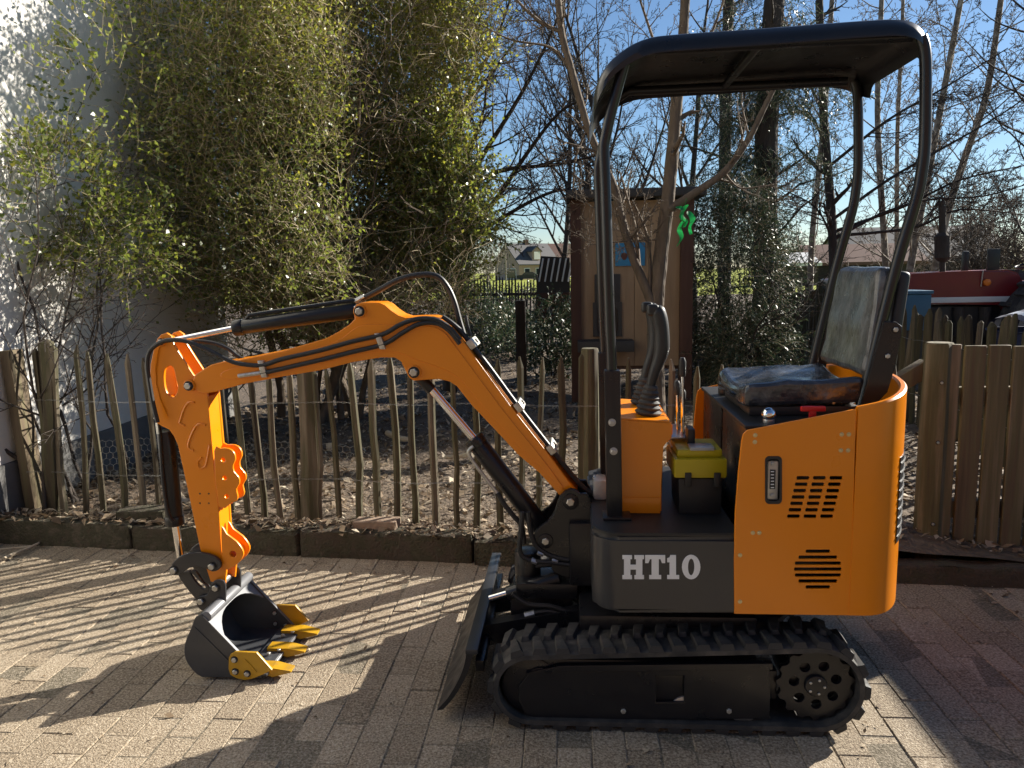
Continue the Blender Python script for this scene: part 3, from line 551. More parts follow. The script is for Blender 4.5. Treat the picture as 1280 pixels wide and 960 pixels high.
# ------------------------------------------------------------------ far houses
def house(name, corner, yaw, L, W, eave, ridge, wallm, roofm, label, windows=(), gwins=(), dormer=None, chim=None, cat='house', over=.35, door=None):
    t = thing(name, (corner.x, corner.y, 0), label, cat); R = Matrix.Rotation(yaw, 3, 'Z'); c0 = Vector((corner.x, corner.y, -.1))
    P = lambda x, y, z: c0 + R @ Vector((x, y, z))       # x along the front, y back, gable ends at x=0 and x=L
    def solid(nm, vs, fs, mt, par=t):
        bm = bmesh.new(); v = [bm.verts.new(P(*q)) for q in vs]
        for f in fs: bm.faces.new([v[i] for i in f])
        return bobj(nm, bm, mt, par, False)
    solid('wall', [(0, 0, 0), (L, 0, 0), (L, W, 0), (0, W, 0), (0, 0, eave), (L, 0, eave), (L, W, eave), (0, W, eave), (0, W/2, ridge), (L, W/2, ridge)],
          [(0, 1, 5, 4), (2, 3, 7, 6), (0, 4, 8, 7, 3), (1, 2, 6, 9, 5), (0, 3, 2, 1), (4, 5, 9, 8), (6, 7, 8, 9)], wallm)
    sl = (ridge-eave)/(W/2); th = .25
    for sgn in (0, 1):
        y0 = -over if not sgn else W+over; z0 = eave-over*sl
        vs = [(-over, y0, z0+.05), (L+over, y0, z0+.05), (L+over, W/2, ridge+.05), (-over, W/2, ridge+.05)]; vs += [(a_, b_, c_+th) for a_, b_, c_ in vs]
        rf = solid('roof', vs, [(0, 1, 2, 3), (4, 7, 6, 5), (0, 4, 5, 1), (1, 5, 6, 2), (2, 6, 7, 3), (3, 7, 4, 0)], roofm)
    def bx(nm, x0, x1, y0, y1, z0, z1, mt, par=t): return solid(nm, [(x0, y0, z0), (x1, y0, z0), (x1, y1, z0), (x0, y1, z0), (x0, y0, z1), (x1, y0, z1), (x1, y1, z1), (x0, y1, z1)], [(0, 1, 5, 4), (1, 2, 6, 5), (2, 3, 7, 6), (3, 0, 4, 7), (4, 5, 6, 7), (0, 3, 2, 1)], mt, par)
    for (x0, x1, z0, z1) in windows:
        f = bx('window', x0, x1, -.08, .02, z0, z1, 'white_paint'); bx('pane', x0+.12, x1-.12, -.11, -.085, z0+.12, z1-.12, 'pane', f)
    for (y0, y1, z0, z1) in gwins:
        f = bx('window', -.08, .02, y0, y1, z0, z1, 'white_paint'); bx('pane', -.11, -.085, y0+.12, y1-.12, z0+.12, z1-.12, 'pane', f)
    if door: bx('door', door[0], door[1], -.08, .02, 0, door[2], 'white_paint')
    if dormer:
        x0, x1, z1 = dormer; zz = eave+.6; dm = solid('dormer', [(x0, .4, zz), (x1, .4, zz), (x1, W/2, zz), (x0, W/2, zz), (x0, .4, z1), (x1, .4, z1), (x1, W/2, z1), (x0, W/2, z1), ((x0+x1)/2, .4, z1+.8), ((x0+x1)/2, W/2, z1+.8)], [(0, 1, 5, 8, 4), (1, 2, 6, 5), (2, 3, 7, 9, 6), (3, 0, 4, 7), (0, 3, 2, 1), (5, 6, 9, 8), (4, 8, 9, 7)], 'brick_pale')
        f = bx('dormer_window', x0+.35, x1-.35, .3, .42, zz+.3, z1-.1, 'white_paint', dm); 
        solid('dormer_roof', [(x0-.2, .25, z1-.15), ((x0+x1)/2, .25, z1+.85), (x1+.2, .25, z1-.15), (x0-.2, W/2, z1-.15), ((x0+x1)/2, W/2, z1+.85), (x1+.2, W/2, z1-.15), (x0-.2, .25, z1+.05), ((x0+x1)/2, .25, z1+1.05), (x1+.2, .25, z1+.05), (x0-.2, W/2, z1+.05), ((x0+x1)/2, W/2, z1+1.05), (x1+.2, W/2, z1+.05)], [(6, 7, 10, 9), (7, 8, 11, 10), (0, 3, 4, 1), (1, 4, 5, 2), (0, 1, 7, 6), (1, 2, 8, 7), (0, 6, 9, 3), (2, 5, 11, 8)], roofm, dm)
    if chim: bx('chimney', chim, chim+.9, W/2-.4, W/2+.4, ridge-.5, ridge+1.0, 'brick_wall')
    return t
HD = 150
c0 = at(649, 331, HD); house('brick_house', c0, radians(40), 10, 8.4, 3.1, 7.0, 'brick_pale', 'roof_dark', 'pale brick house with dark roof and dormer across the field', windows=[(1.2, 2.6, .9, 2.3), (4, 5.4, .9, 2.3), (7, 8.6, .9, 2.3)], gwins=[(1, 4.2, .2, 2.3)], dormer=(3.6, 5.8, 5.6), chim=4.4)
c0 = at(690, 330, 185); house('red_house', c0, radians(25), 11, 9, 4.0, 8.0, 'brick_wall', 'roof_red', 'red roofed brick house half hidden behind the coop', windows=[(1.5, 3, 1, 2.5), (5, 6.5, 1, 2.5)])
c0 = at(972, 345, 62); house('low_shed', c0, radians(4), 3.2, 5, 1.6, 2.4, 'bark_dark', 'white_paint', 'low dark shed with pale metal roof at the field edge', cat='shed', over=.2)
c0 = at(1018, 346, 66); house('tiled_shed', c0, radians(3), 9, 6, 1.7, 3.1, 'bark_dark', 'roof_red', 'dark shed with reddish tiled roof beyond the field', cat='shed')
c0 = at(1128, 343, 75); house('slate_shed', c0, radians(2), 9, 6, 1.7, 3.1, 'bark_dark', 'roof_dark', 'dark shed with bluish slate roof behind the tractor exhaust', cat='shed')
c0 = at(1065, 338, 130); house('grey_barn', c0, radians(3), 24, 14, 4.4, 7.6, 'plinth', 'roof_dark', 'long grey barn far behind the birches', cat='barn')
# parked car in front of the brick house
cp = at(660, 331, 140); car = thing('parked_car', (cp.x, 140, -.06), 'dark car parked in front of the pale brick house', 'car')
bm = bmesh.new(); a_prism(bm, [(cp.x+a_, -.06+b_) for a_, b_ in [(-2, .3), (-2.1, .75), (-1.9, .95), (-1.1, 1.0), (-.5, 1.5), (.9, 1.5), (1.6, 1.0), (2.1, .9), (2.1, .3)]], 139.2, 140.8); bobj('body', bm, 'black_paint', car)
bm = bmesh.new(); a_prism(bm, [(cp.x+a_, -.06+b_) for a_, b_ in [(-.95, 1.03), (-.45, 1.42), (.85, 1.42), (1.4, 1.03)]], 139.17, 139.2); bobj('side_window', bm, 'pane', car)
for sx in (-1.25, 1.3):
    for yy in (139.15, 140.65): cyl('wheel', (cp.x+sx, yy, .27), (cp.x+sx, yy+.2, .27), .33, 'rubber', car, 14, .03)
# field fence posts and utility pole
for k, px in enumerate((1000, 958, 900)):
    p = at(px, 352, 24); o = round_post('field_post', (p.x, 24, -.06), 1.2, .06, None, 'picket_wood'); tag(o, ['rough fence post in the field seen between palisade and canopy post', 'field post seen through the conifer', 'field post hidden behind the conifer'][k], 'post', 'posts along the field')
p = at(632, 331, 100); tag(tube('pole', [(p.x, 100, 0), (p.x, 100, 6.2)], .09, 'bark_birch', None, 8), 'slim pale pole standing before the brick house gable', 'pole')
def px_path(lst, Y, dy=None): return [at(a, b, Y if dy is None else Y+dy[k]) for k, (a, b) in enumerate(lst)]
# ================================================================== THE MINI EXCAVATOR
YT = gr(850, 918).y; YC = YT+.46; YB = YT+.03; YF = YC+(YC-YB)      # near track face, centre plane, near and far body sides
ex = thing('mini_excavator', (.35, YC, 0), 'small orange mini digger with black canopy and rubber tracks', 'excavator')
def part(name):                                                       # a part that only carries sub-parts
    o = bpy.data.objects.new(name, None); o.empty_display_size = .05; return link(o, ex)
# ---------------- tracks
def loop_pts(c1, r1, c2, r2, n=26, step=.03):
    (x1, z1), (x2, z2) = c1, c2; d = hypot(x2-x1, z2-z1); th = atan2(z2-z1, x2-x1); be = math.acos((r1-r2)/d)
    out = []
    def seg(p, q):
        m = max(2, int(hypot(q[0]-p[0], q[1]-p[1])/step))
        for k in range(m): out.append((p[0]+(q[0]-p[0])*k/m, p[1]+(q[1]-p[1])*k/m))
    def arc(c, r, a0, a1):
        for k in range(n): a = a0+(a1-a0)*k/n; out.append((c[0]+r*cos(a), c[1]+r*sin(a)))
    up1, dn1 = th+be, th-be
    P = lambda c, r, a: (c[0]+r*cos(a), c[1]+r*sin(a))
    arc(c2, r2, dn1, up1); seg(P(c2, r2, up1), P(c1, r1, up1)); arc(c1, r1, up1, dn1+2*pi); seg(P(c1, r1, dn1), P(c2, r2, dn1)); return out
C1, C2 = (-.143, .142), (.776, .163); LUG = .016
def make_track(y0, w_, near):
    t = part('track'); o = loop_pts(C1, C1[1]-LUG, C2, C2[1]-LUG); n = len(o); th = .02
    nrm = []
    for i in range(n):
        a, b = o[i-1], o[(i+1) % n]; dx, dz = b[0]-a[0], b[1]-a[1]; l = hypot(dx, dz); nrm.append((dz/l, -dx/l))
    bm = bmesh.new(); rows = []
    for i in range(n):
        (x, z), (nx, nz) = o[i], nrm[i]; c = []
        for (yy, off) in ((0, -th), (0, -.004), (.008, 0), (w_-.008, 0), (w_, -.004), (w_, -th)): c.append(bm.verts.new((x+nx*off, y0+yy, z+nz*off)))
        rows.append(c)
    for i in range(n):
        a, b = rows[i], rows[(i+1) % n]
        for k in range(6): bm.faces.new((a[k], a[(k+1) % 6], b[(k+1) % 6], b[k]))
    bobj('belt', bm, 'rubber', t)
    # lugs
    bm = bmesh.new(); hw = w_*.52
    vs = [(-.024, 0, -.003), (.024, 0, -.003), (.03, hw, -.003), (.0, hw, -.003), (-.018, .003, LUG), (.017, .003, LUG), (.026, hw-.004, LUG-.001), (.006, hw-.004, LUG-.001)]
    v = [bm.verts.new(q) for q in vs]
    for f in ((0, 1, 5, 4), (1, 2, 6, 5), (2, 3, 7, 6), (3, 0, 4, 7), (4, 5, 6, 7), (3, 2, 1, 0)): bm.faces.new([v[i] for i in f])
    bmesh.ops.recalc_face_normals(bm, faces=bm.faces); lm = bpy.data.meshes.new('track_lug'); bm.to_mesh(lm); bm.free(); lm.materials.append(M['rubber'])
    cum = [0]
    for i in range(n): cum.append(cum[-1]+hypot(o[(i+1) % n][0]-o[i][0], o[(i+1) % n][1]-o[i][1]))
    N = 36; tot = cum[-1]
    for k in range(N*2):
        s = tot*(k*.5)/N; i = max(j for j in range(n) if cum[j] <= s+1e-9); f = (s-cum[i])/(cum[i+1]-cum[i]); p = o[i]; q = o[(i+1) % n]
        x, z = p[0]+(q[0]-p[0])*f, p[1]+(q[1]-p[1])*f; tx, tz = (q[0]-p[0]), (q[1]-p[1]); l = hypot(tx, tz); tx /= l; tz /= l
        far = k % 2; R4 = Matrix(((tx, 0, tz, x), (0, 1, 0, y0), (tz, 0, -tx, z), (0, 0, 0, 1)))
        if far: R4 = R4 @ Matrix.Translation((0, w_, 0)) @ Matrix.Diagonal((1, -1, 1, 1))
        lo_ = bpy.data.objects.new('track_lug', lm); COL.objects.link(lo_); lo_.parent = t; lo_.matrix_parent_inverse = world_inv(t); lo_.matrix_world = R4; lo_.matrix_basis = R4
    # rollers, idler, sprocket, side frame
    yf = y0+.022 if near else y0+w_-.05
    if near:
        fr = xz([(648, 858), (664, 838), (672, 835), (962, 833), (963, 899), (676, 900), (656, 893), (648, 876)], y0+.02)
        sqx = xz([(820, 845), (855, 845), (855, 878), (820, 878)], y0+.02)
        plate('side_frame', fr, [sqx], y0+.02, .012, 'black_paint', t, .003)
        rim = xz([(658, 838), (700, 829), (964, 826), (964, 834), (672, 837)], y0+.03); plate('frame_flange', rim, [], y0+.012, .03, 'black_paint', t, .002)
        for b_ in ((779, 888), (911, 888)): bolt(at(*b_, y0+.02), .0085, t)
    box('track_frame', -.12, .6, y0+.035, y0+w_-.03, .06, .235, 'black_paint', t, .01)
    for k in range(4): cyl('roller', (-.02+k*.19, y0+.03, .07), (-.02+k*.19, y0+w_-.03, .07), .045, 'steel', t, 18, .005)
    cyl('idler', (C1[0], y0+.03, C1[1]), (C1[0], y0+w_-.03, C1[1]), .098, 'black_paint', t, 28, .008)
    cx, cz = C2; ho = [circ(cx+.068*cos(a), cz+.068*sin(a), .0165, 12) for a in [k*2*pi/7+.3 for k in range(7)]]
    sp = plate('sprocket', [(cx+(.112+(.012 if (k % 4) in (1, 2) else 0))*cos(2*pi*k/60), cz+(.112+(.012 if (k % 4) in (1, 2) else 0))*sin(2*pi*k/60)) for k in range(60)], ho, y0+.035, .02, 'black_paint', t, .002)
    cyl('hub', (cx, y0+.022, cz), (cx, y0+.16, cz), .036, 'black_paint', t, 24, .006)
    for k in range(5): a = k*2*pi/5; bolt((cx+.024*cos(a), y0+.022, cz+.024*sin(a)), .0045, t, 'steel', washer=False)
    cyl('drive_motor', (cx, y0+.06, cz), (cx, y0+w_+.06, cz), .085, 'black_paint', t, 24, .01)
    box('tensioner_bracket', .6, .66, y0+.05, y0+w_-.05, .1, .2, 'black_paint', t, .006)
make_track(YT, .19, True); make_track(YT+.73, .19, False)
# ---------------- undercarriage and blade
uc = box('undercarriage', .02, .62, YT+.16, YT+.76, .16, .33, 'black_paint', ex, .015)
cyl('slew_ring', (.36, YC, .32), (.36, YC, .408), .23, 'black_paint', uc, 40, .008)
YBL = YT+.045; YBR = YT+.93
prof = smooth(xz([(546, 888), (560, 872), (573, 850), (580, 832), (583, 816)], YBL), 4); prof = [(x, max(z, .006)) for x, z in prof]
bk = [(x+.022, z+.004) for x, z in prof][::-1]
bm = bmesh.new(); a_prism(bm, prof+bk, YBL, YBR); bl = bobj('blade', bm, 'blade_paint', ex)
xt, ztp = prof[-1]; box('top_flange', xt-.004, xt+.038, YBL-.001, YBR+.001, ztp-.006, ztp+.012, 'dark_grey', bl, .004)
box('stiffener', xt+.02, xt+.05, YBL+.06, YBR-.06, ztp-.1, ztp-.06, 'black_paint', bl, .004)
for yy in (YT+.3, YT+.57):
    p0 = Vector((xt+.02, yy, ztp-.07)); bm = bmesh.new(); a_prism(bm, [(p0.x, p0.z+.04), (p0.x+.1, p0.z+.06), (.06, .29), (.06, .22), (p0.x+.1, p0.z-.02), (p0.x, p0.z-.04)], yy, yy+.05); bobj('blade_arm', bm, 'black_paint', bl)
a = at(612, 748, YC-.08); b = at(700, 722, YC-.08)
m = a.lerp(b, .25); cyl('blade_cylinder', m, b, .026, 'black_paint', ex, 18, .004); cyl('blade_rod', a, m, .012, 'chrome', ex, 14)
for k, pth in enumerate(([(660, 768), (672, 765), (690, 764), (708, 772), (722, 784)], [(640, 742), (660, 755), (690, 758), (720, 768)])):
    tube('hose', smooth([tuple(p) for p in px_path(pth, YC-.14)], 5), .009, 'hose', ex, 8)
a, b = px_path([(656, 769), (668, 766)], YC-.14); cyl('hose_fitting', a, b, .0115, 'zinc', ex, 6)
# ---------------- swing post and boom foot
brk = [(740, 628), (726, 617), (713, 611), (700, 620), (693, 640), (684, 652), (671, 662), (666, 676), (673, 690), (688, 698), (692, 716), (742, 722)]
for yy in (YC-.1, YC+.078):
    pl_ = plate('swing_bracket', smooth(xz(brk, YC-.1), 2, True), [], yy, .022, 'black_paint', ex, .004)
    if yy < YC:
        bolt(at(713, 627, YC-.1), .0145, pl_); bolt(at(682, 676, YC-.1), .0135, pl_)
        cyl('boss', at(713, 627, YC-.1)+Vector((0, .01, 0)), at(713, 627, YC-.1)+Vector((0, -.006, 0)), .03, 'black_paint', pl_, 24, .003)
        cyl('boss', at(682, 676, YC-.1)+Vector((0, .01, 0)), at(682, 676, YC-.1)+Vector((0, -.006, 0)), .028, 'black_paint', pl_, 24, .003)
a = at(722, 730, YC); cyl('swing_post', (a.x, YC, .3), (a.x, YC, .62), .055, 'black_paint', ex, 24, .006)
box('front_frame', a.x-.03, .16, YC-.13, YC+.13, .36, .6, 'black_paint', ex, .012)
x0 = at(640, 700, YC).x; box('swing_base', x0+.02, a.x, YC-.11, YC+.11, .3, .36, 'black_paint', ex, .01); cyl('swing_pin', (x0+.06, YC, .2), (x0+.06, YC, .45), .05, 'black_paint', ex, 20, .006)
for q_ in ((672, 690), (664, 700), (690, 699)):
    q = at(*q_, YC-.1); cyl('hose_fitting', q, q+Vector((.022, 0, -.008)), .011, 'steel', ex, 6, .002)
for pth, dy in (([(653, 640), (651, 665), (650, 690), (662, 700), (690, 703), (715, 706), (742, 708)], -.1), ([(660, 640), (664, 668), (674, 686), (700, 698), (742, 702)], -.1), ([(648, 706), (665, 708), (690, 706), (720, 712)], -.03)):
    tube('hose', smooth([tuple(p) for p in px_path(pth, YC+dy)], 6), .0095, 'hose', ex, 8)
box('hose_guard', at(640, 740, YC).x, a.x-.02, YC-.09, YC+.09, .18, .31, 'black_paint', ex, .01)
# ---------------- boom
YBO = YC-.068
boom_o = [(241, 483), (241, 474), (244, 468), (255, 461), (263, 456), (280, 452), (298, 450), (352, 439), (376, 432), (407, 423), (424, 414), (436, 406), (443, 399), (442, 388), (445, 381), (451, 378), (474, 378), (481, 381), (489, 388), (498, 394), (507, 397), (524, 396), (540, 396), (552, 399), (563, 407), (574, 419), (639, 508), (680, 560), (712, 603), (722, 614), (723, 627), (716, 634), (708, 632), (702, 622), (674, 591), (647, 568), (625, 544), (589, 506), (571, 483), (562, 477), (548, 474), (531, 475), (517, 476), (511, 472), (507, 464), (501, 452), (493, 447), (476, 447), (440, 453), (400, 463), (352, 471), (304, 480), (268, 490), (256, 492), (247, 490)]
bo = plate('boom', xz(boom_o, YBO), [], YBO, .136, 'orange', ex, .004)
inner = [(300, 458), (352, 447), (378, 440), (410, 431), (430, 421), (447, 408), (470, 405), (500, 407), (530, 407), (548, 410), (558, 418), (566, 428), (630, 514), (670, 563), (703, 607), (698, 608), (678, 586), (650, 560), (628, 535), (594, 496), (577, 475), (563, 465), (546, 458), (520, 449), (500, 441), (476, 439), (440, 445), (400, 455), (352, 463), (310, 472), (284, 474), (276, 470), (280, 464)]
plate('pressed_panel', smooth(xz(inner, YBO), 2, True), [], YBO-.0035, .006, 'orange', bo, .002)
for (p_, r_) in (((237, 482), .0125), ((450, 389), .0135), ((518, 465), .0145)):
    q = at(*p_, YBO); cyl('boss', q+Vector((0, .01, 0)), q+Vector((0, -.008, 0)), r_*1.75, 'orange', bo, 24, .003); bolt(q+Vector((0, -.008, 0)), r_, bo)
for (a_, b_) in ((((328, 450), (333, 471))), ((473, 416), (480, 436))):
    q0 = at(*a_, YBO); q1 = at(*b_, YBO); d = (q1-q0); bm = bmesh.new(); a_box(bm, -.011, .011, -.022, -.003, 0, d.length, .003); R_ = d.to_track_quat('Z', 'Y').to_matrix()
    for v in bm.verts: v.co = q0+Vector((0, v.co.y, 0))+Vector((d.normalized().x*v.co.z+v.co.x, 0, d.normalized().z*v.co.z))
    bobj('hose_clamp', bm, 'zinc', bo)
def hose(pth, dy, r, nm='hose', par=bo, n=8, Y=YBO): return tube(nm, smooth([tuple(p) for p in px_path(pth, Y+dy)], 5), r, 'hose', par, n)
hose([(197, 528), (191, 503), (187, 480), (184, 455), (188, 438), (203, 427), (222, 425), (240, 429), (265, 440), (290, 452), (310, 456), (330, 456), (352, 449), (400, 438), (440, 427), (478, 418), (500, 406), (520, 399), (542, 399), (560, 408), (575, 425)], -.016, .0085)
hose([(326, 467), (352, 461), (400, 450), (440, 440), (480, 430), (503, 416), (524, 405), (545, 404), (561, 413), (575, 430)], -.014, .0085)
a, b = px_path([(298, 470), (326, 466)], YBO-.012); cyl('hose_fitting', a, b, .008, 'zinc', bo, 8)
hose([(228, 426), (262, 428), (285, 436), (300, 447), (330, 462)], .09, .008)
for k in range(5):      # bundle running down the top of the boom
    o_ = -.045+k*.024; tube('hose', smooth([tuple(at(px_, py_, YC+o_)+Vector((0, 0, .006))) for px_, py_ in [(553, 398), (566, 407), (580, 421), (612, 462), (645, 507), (684, 557), (712, 592), (730, 612), (750, 622), (775, 626)]], 4), .0095, 'hose', bo, 8)
for p_ in ((588, 431), (646, 508), (686, 560)):
    q = at(*p_, YC); d = (at(p_[0]+8, p_[1]+11, YC)-q).normalized(); u_ = Vector((-d.z, 0, d.x)); u_ = u_ if u_.z > 0 else -u_; bm = bmesh.new(); a_box(bm, -.018, .018, -.065, .065, .0, .026, .005)
    for v in bm.verts: v.co = q+d*v.co.x+Vector((0, v.co.y, 0))+u_*v.co.z
    cl = bobj('hose_clamp', bm, 'zinc', bo); bolt(q+u_*.026, .007, bo, ax=tuple(u_))
hose([(443, 377), (458, 371), (475, 362), (495, 351), (515, 345), (535, 343), (549, 347), (560, 360), (568, 378), (574, 400), (580, 420)], .068, .0105)
hose([(582, 394), (584, 405), (588, 420)], .03, .006)
# stick cylinder on top of the boom
def ram(t0, t1, r1, rt, rr, Y, nm='ram'):
    a, b, c_ = at(*t0, Y), at(*t1, Y), at(*r1, Y); d = (b-a).normalized(); bm = bmesh.new(); a_cyl(bm, a, b, rt, 24, .004); a_cyl(bm, b-d*.035, b+d*.003, rt*1.1, 24, .003); o = bobj('cylinder_barrel', bm, 'black_paint', ex); cyl('rod', b, c_, rr, 'chrome', o, 18); return o
rc = ram((446, 388), (294, 410), (205, 428), .0285, .0115, YC); tube('pipe', smooth([tuple(p) for p in px_path([(306, 402), (310, 396), (318, 393), (380, 384), (436, 376), (443, 377)], YC-.005)], 4), .0075, 'black_paint', rc, 8)
a, b = px_path([(444, 377), (456, 371)], YC); cyl('fitting', a, b, .012, 'zinc', rc, 6)
# lift cylinder under the boom
rc = ram((684, 668), (592, 548), (534, 480), .037, .0155, YC); a = at(519, 466, YC); b = at(540, 488, YC); cyl('rod_eye', a, b, .021, 'black_paint', rc, 16, .004)
tube('pipe', smooth([tuple(p) for p in px_path([(592, 558), (586, 563), (588, 572), (610, 602), (626, 622), (636, 640)], YC-.04)], 4), .007, 'zinc', rc, 8); tube('hose', smooth([tuple(p) for p in px_path([(622, 616), (630, 630), (642, 645), (652, 658), (655, 680)], YC-.045)], 4), .0095, 'hose', rc, 8)
# bucket cylinder beside the stick
rc = ram((207, 538), (219, 655), (227, 704), .0325, .0145, YC); tube('pipe', smooth([tuple(p) for p in px_path([(198, 528), (200, 545), (204, 600), (210, 640), (216, 652)], YC-.034)], 4), .008, 'black_paint', rc, 8)
a, b = px_path([(197, 526), (199, 542)], YC-.034); cyl('fitting', a, b, .0095, 'zinc', rc, 6)
# ---------------- stick
YS = YC-.052; W2 = .104
st_o = [(196, 424), (201, 418), (208, 416), (214, 420), (218, 432), (228, 448), (241, 468), (259, 490), (260, 500), (266, 565), (273, 629), (277, 690), (283, 712), (281, 733), (263, 727), (250, 686), (234, 610), (222, 556), (217, 545), (211, 537), (202, 533), (195, 528), (190, 503), (187, 479), (188, 455), (192, 436)]
slot = smooth([(206, 462), (212, 457), (217, 461), (220, 475), (222, 487), (216, 497), (208, 490), (205, 476)], 3, True)
stk = part('stick')
for yy in (YS, YC+.052-.014):
    plate('side_plate', xz(st_o, YS), [xz(slot, YS)], yy, .014, 'orange', stk, .003)
def px_strip(name, pth, y0, y1, th, mat, par, Y):      # a bent plate whose edge follows a path
    q = xz(pth, Y); n = len(q); bm = bmesh.new(); rows = []
    for i in range(n):
        a, b = q[max(i-1, 0)], q[min(i+1, n-1)]; l = hypot(b[0]-a[0], b[1]-a[1]); nx, nz = -(b[1]-a[1])/l*th, (b[0]-a[0])/l*th
        rows.append([bm.verts.new((q[i][0], y0, q[i][1])), bm.verts.new((q[i][0], y1, q[i][1])), bm.verts.new((q[i][0]+nx, y1, q[i][1]+nz)), bm.verts.new((q[i][0]+nx, y0, q[i][1]+nz))])
    for a, b in zip(rows, rows[1:]):
        for k in range(4): bm.faces.new((a[k], a[(k+1) % 4], b[(k+1) % 4], b[k]))
    bm.faces.new(rows[0][::-1]); bm.faces.new(rows[-1]); return bobj(name, bm, mat, par)
px_strip('front_plate', [(259, 496), (265, 565), (272, 629), (276, 690), (282, 714)], YS+.012, YC+.04, -.008, 'orange', stk, YS)
px_strip('back_plate', [(219, 549), (235, 610), (251, 686), (264, 726)], YS+.012, YC+.04, .008, 'orange', stk, YS)
px_strip('web', [(200, 500), (214, 506), (232, 500), (252, 492)], YS+.012, YC+.04, .008, 'orange', stk, YS)
for pth in (smooth([(243, 503), (236, 503), (230, 512), (226, 524), (225, 529), (231, 532)], 3), smooth([(257, 531), (248, 530), (241, 540), (236, 553), (236, 560), (242, 563)], 3), smooth([(262, 556), (259, 574), (256, 583), (249, 585), (247, 577), (252, 572)], 3)):
    tube('pressed_rib', [tuple(p) for p in px_path(pth, YS-.0005)], .0045, 'orange', stk, 6)
px_strip('edge_rib', [(199, 428), (196, 440), (193, 460), (194, 480), (199, 500), (208, 520)], YS-.003, YS, .006, 'orange', stk, YS)
for q_ in [(250, 617), (261, 617), (250, 629), (261, 629)]: q = at(*q_, YS); cyl('hole_plug', q+Vector((0, .003, 0)), q+Vector((0, -.0008, 0)), .0035, 'black_plastic', stk, 8)
q = at(202, 427, YS); cyl('pin_boss', q+Vector((0, -.006, 0)), q+Vector((0, .11, 0)), .017, 'orange', stk, 20, .003); bolt(q+Vector((0, -.006, 0)), .009, stk)
q = at(194, 523, YS); bolt(q+Vector((0, .01, 0)), .0085, stk); px_strip('cylinder_lug', [(190, 495), (189, 515), (193, 530), (204, 534)], YS+.02, YS+.034, .02, 'orange', stk, YS)
th_o = [(268, 563), (276, 560), (286, 560), (293, 565), (295, 574), (292, 581), (293, 589), (299, 596), (300, 604), (296, 611), (298, 620), (296, 626), (290, 628), (274, 633)]
lug_o = [(277, 657), (284, 667), (296, 676), (303, 685), (305, 693), (300, 702), (292, 708), (279, 712), (278, 690)]
for k, yy in enumerate((YS-.006, YS+.052)):
    f = plate('auger_bracket', smooth(xz(th_o, YS), 2, True), [circ(*xz([c_], YS)[0], .0085, 12) for c_ in ((279.5, 574.5), (281.5, 597), (284, 620))], yy, .012, 'orange', stk, .003)
    plate('thumb_lug', smooth(xz(lug_o, YS), 2, True), [circ(*xz([(292, 692)], YS)[0], .0125, 14)], yy, .012, 'orange', stk, .003)
q = at(292, 692, YS); tb = bmesh.new(); rg1 = a_tube(tb, [q+Vector((0, .006, 0)), q+Vector((0, .054, 0))], .019, 18, False); rg2 = a_tube(tb, [q+Vector((0, .006, 0)), q+Vector((0, .054, 0))], .0125, 18, False); bobj('lug_sleeve', tb, 'orange', stk)
# ---------------- bucket linkage
def Z5(l): return [(190+a/4.174, 640+b/4.174) for a, b in l]
lk1 = Z5([(95, 300), (105, 270), (135, 238), (190, 215), (260, 213), (320, 230), (352, 255), (360, 280), (345, 303), (315, 312), (285, 298), (240, 285), (190, 295), (150, 325), (118, 332), (100, 320)])
lk2 = Z5([(118, 318), (150, 325), (185, 315), (215, 340), (250, 375), (285, 395), (300, 430), (290, 480), (262, 495), (225, 470), (180, 420), (140, 365)]); lk2h = Z5([(190, 325), (215, 322), (240, 360), (268, 400), (255, 408), (215, 370)])
for yy in (YC-.075, YC+.061): plate('link', smooth(xz(lk1, YC-.075), 2, True), [], yy, .014, 'dark_grey', ex, .003)
for yy in (YC-.06, YC+.046): plate('tie_link', smooth(xz(lk2, YC-.075), 2, True), [smooth(xz(lk2h, YC-.075), 2, True)], yy, .013, 'dark_grey', ex, .003)
pin = part('linkage_pin')
for p_ in Z5([(115, 303), (313, 283)]): q = at(*p_, YC-.075); bolt(q, .0125, pin); cyl('pin', q, q+Vector((0, .15, 0)), .013, 'steel', pin, 14)
# ---------------- bucket
YK0, YK1 = YC-.195, YC+.195; bkt = part('bucket')
back = Z5([(258, 535), (228, 548), (215, 575), (200, 615), (178, 665), (168, 710), (172, 760), (195, 805), (235, 848), (290, 880), (360, 898), (450, 906), (530, 902), (580, 893)])
bxz = smooth(xz(back, YK0), 2); bxz = [(x, max(z, .012)) for x, z in bxz]
plate_o = bxz
for yy in (YK0, YK1-.01): plate('side_plate', plate_o, [], yy, .01, 'bucket_grey', bkt, .002)
n = len(bxz); bm = bmesh.new(); rows = []; cen = Vector((sum(p[0] for p in bxz)/n, 0, sum(p[1] for p in bxz)/n))
for i in range(n):
    a, b = bxz[max(i-1, 0)], bxz[min(i+1, n-1)]; l = hypot(b[0]-a[0], b[1]-a[1]); nx, nz = -(b[1]-a[1])/l, (b[0]-a[0])/l
    if nx*(cen.x-bxz[i][0])+nz*(cen.z-bxz[i][1]) < 0: nx, nz = -nx, -nz
    th = .007; o1 = (bxz[i][0]+nx*.001, bxz[i][1]+nz*.001); o2 = (o1[0]+nx*th, o1[1]+nz*th)
    rows.append([bm.verts.new((o1[0], YK0+.009, o1[1])), bm.verts.new((o1[0], YK1-.009, o1[1])), bm.verts.new((o2[0], YK1-.009, o2[1])), bm.verts.new((o2[0], YK0+.009, o2[1]))])
for a, b in zip(rows, rows[1:]):
    for k in range(4): bm.faces.new((a[k], a[(k+1) % 4], b[(k+1) % 4], b[k]))
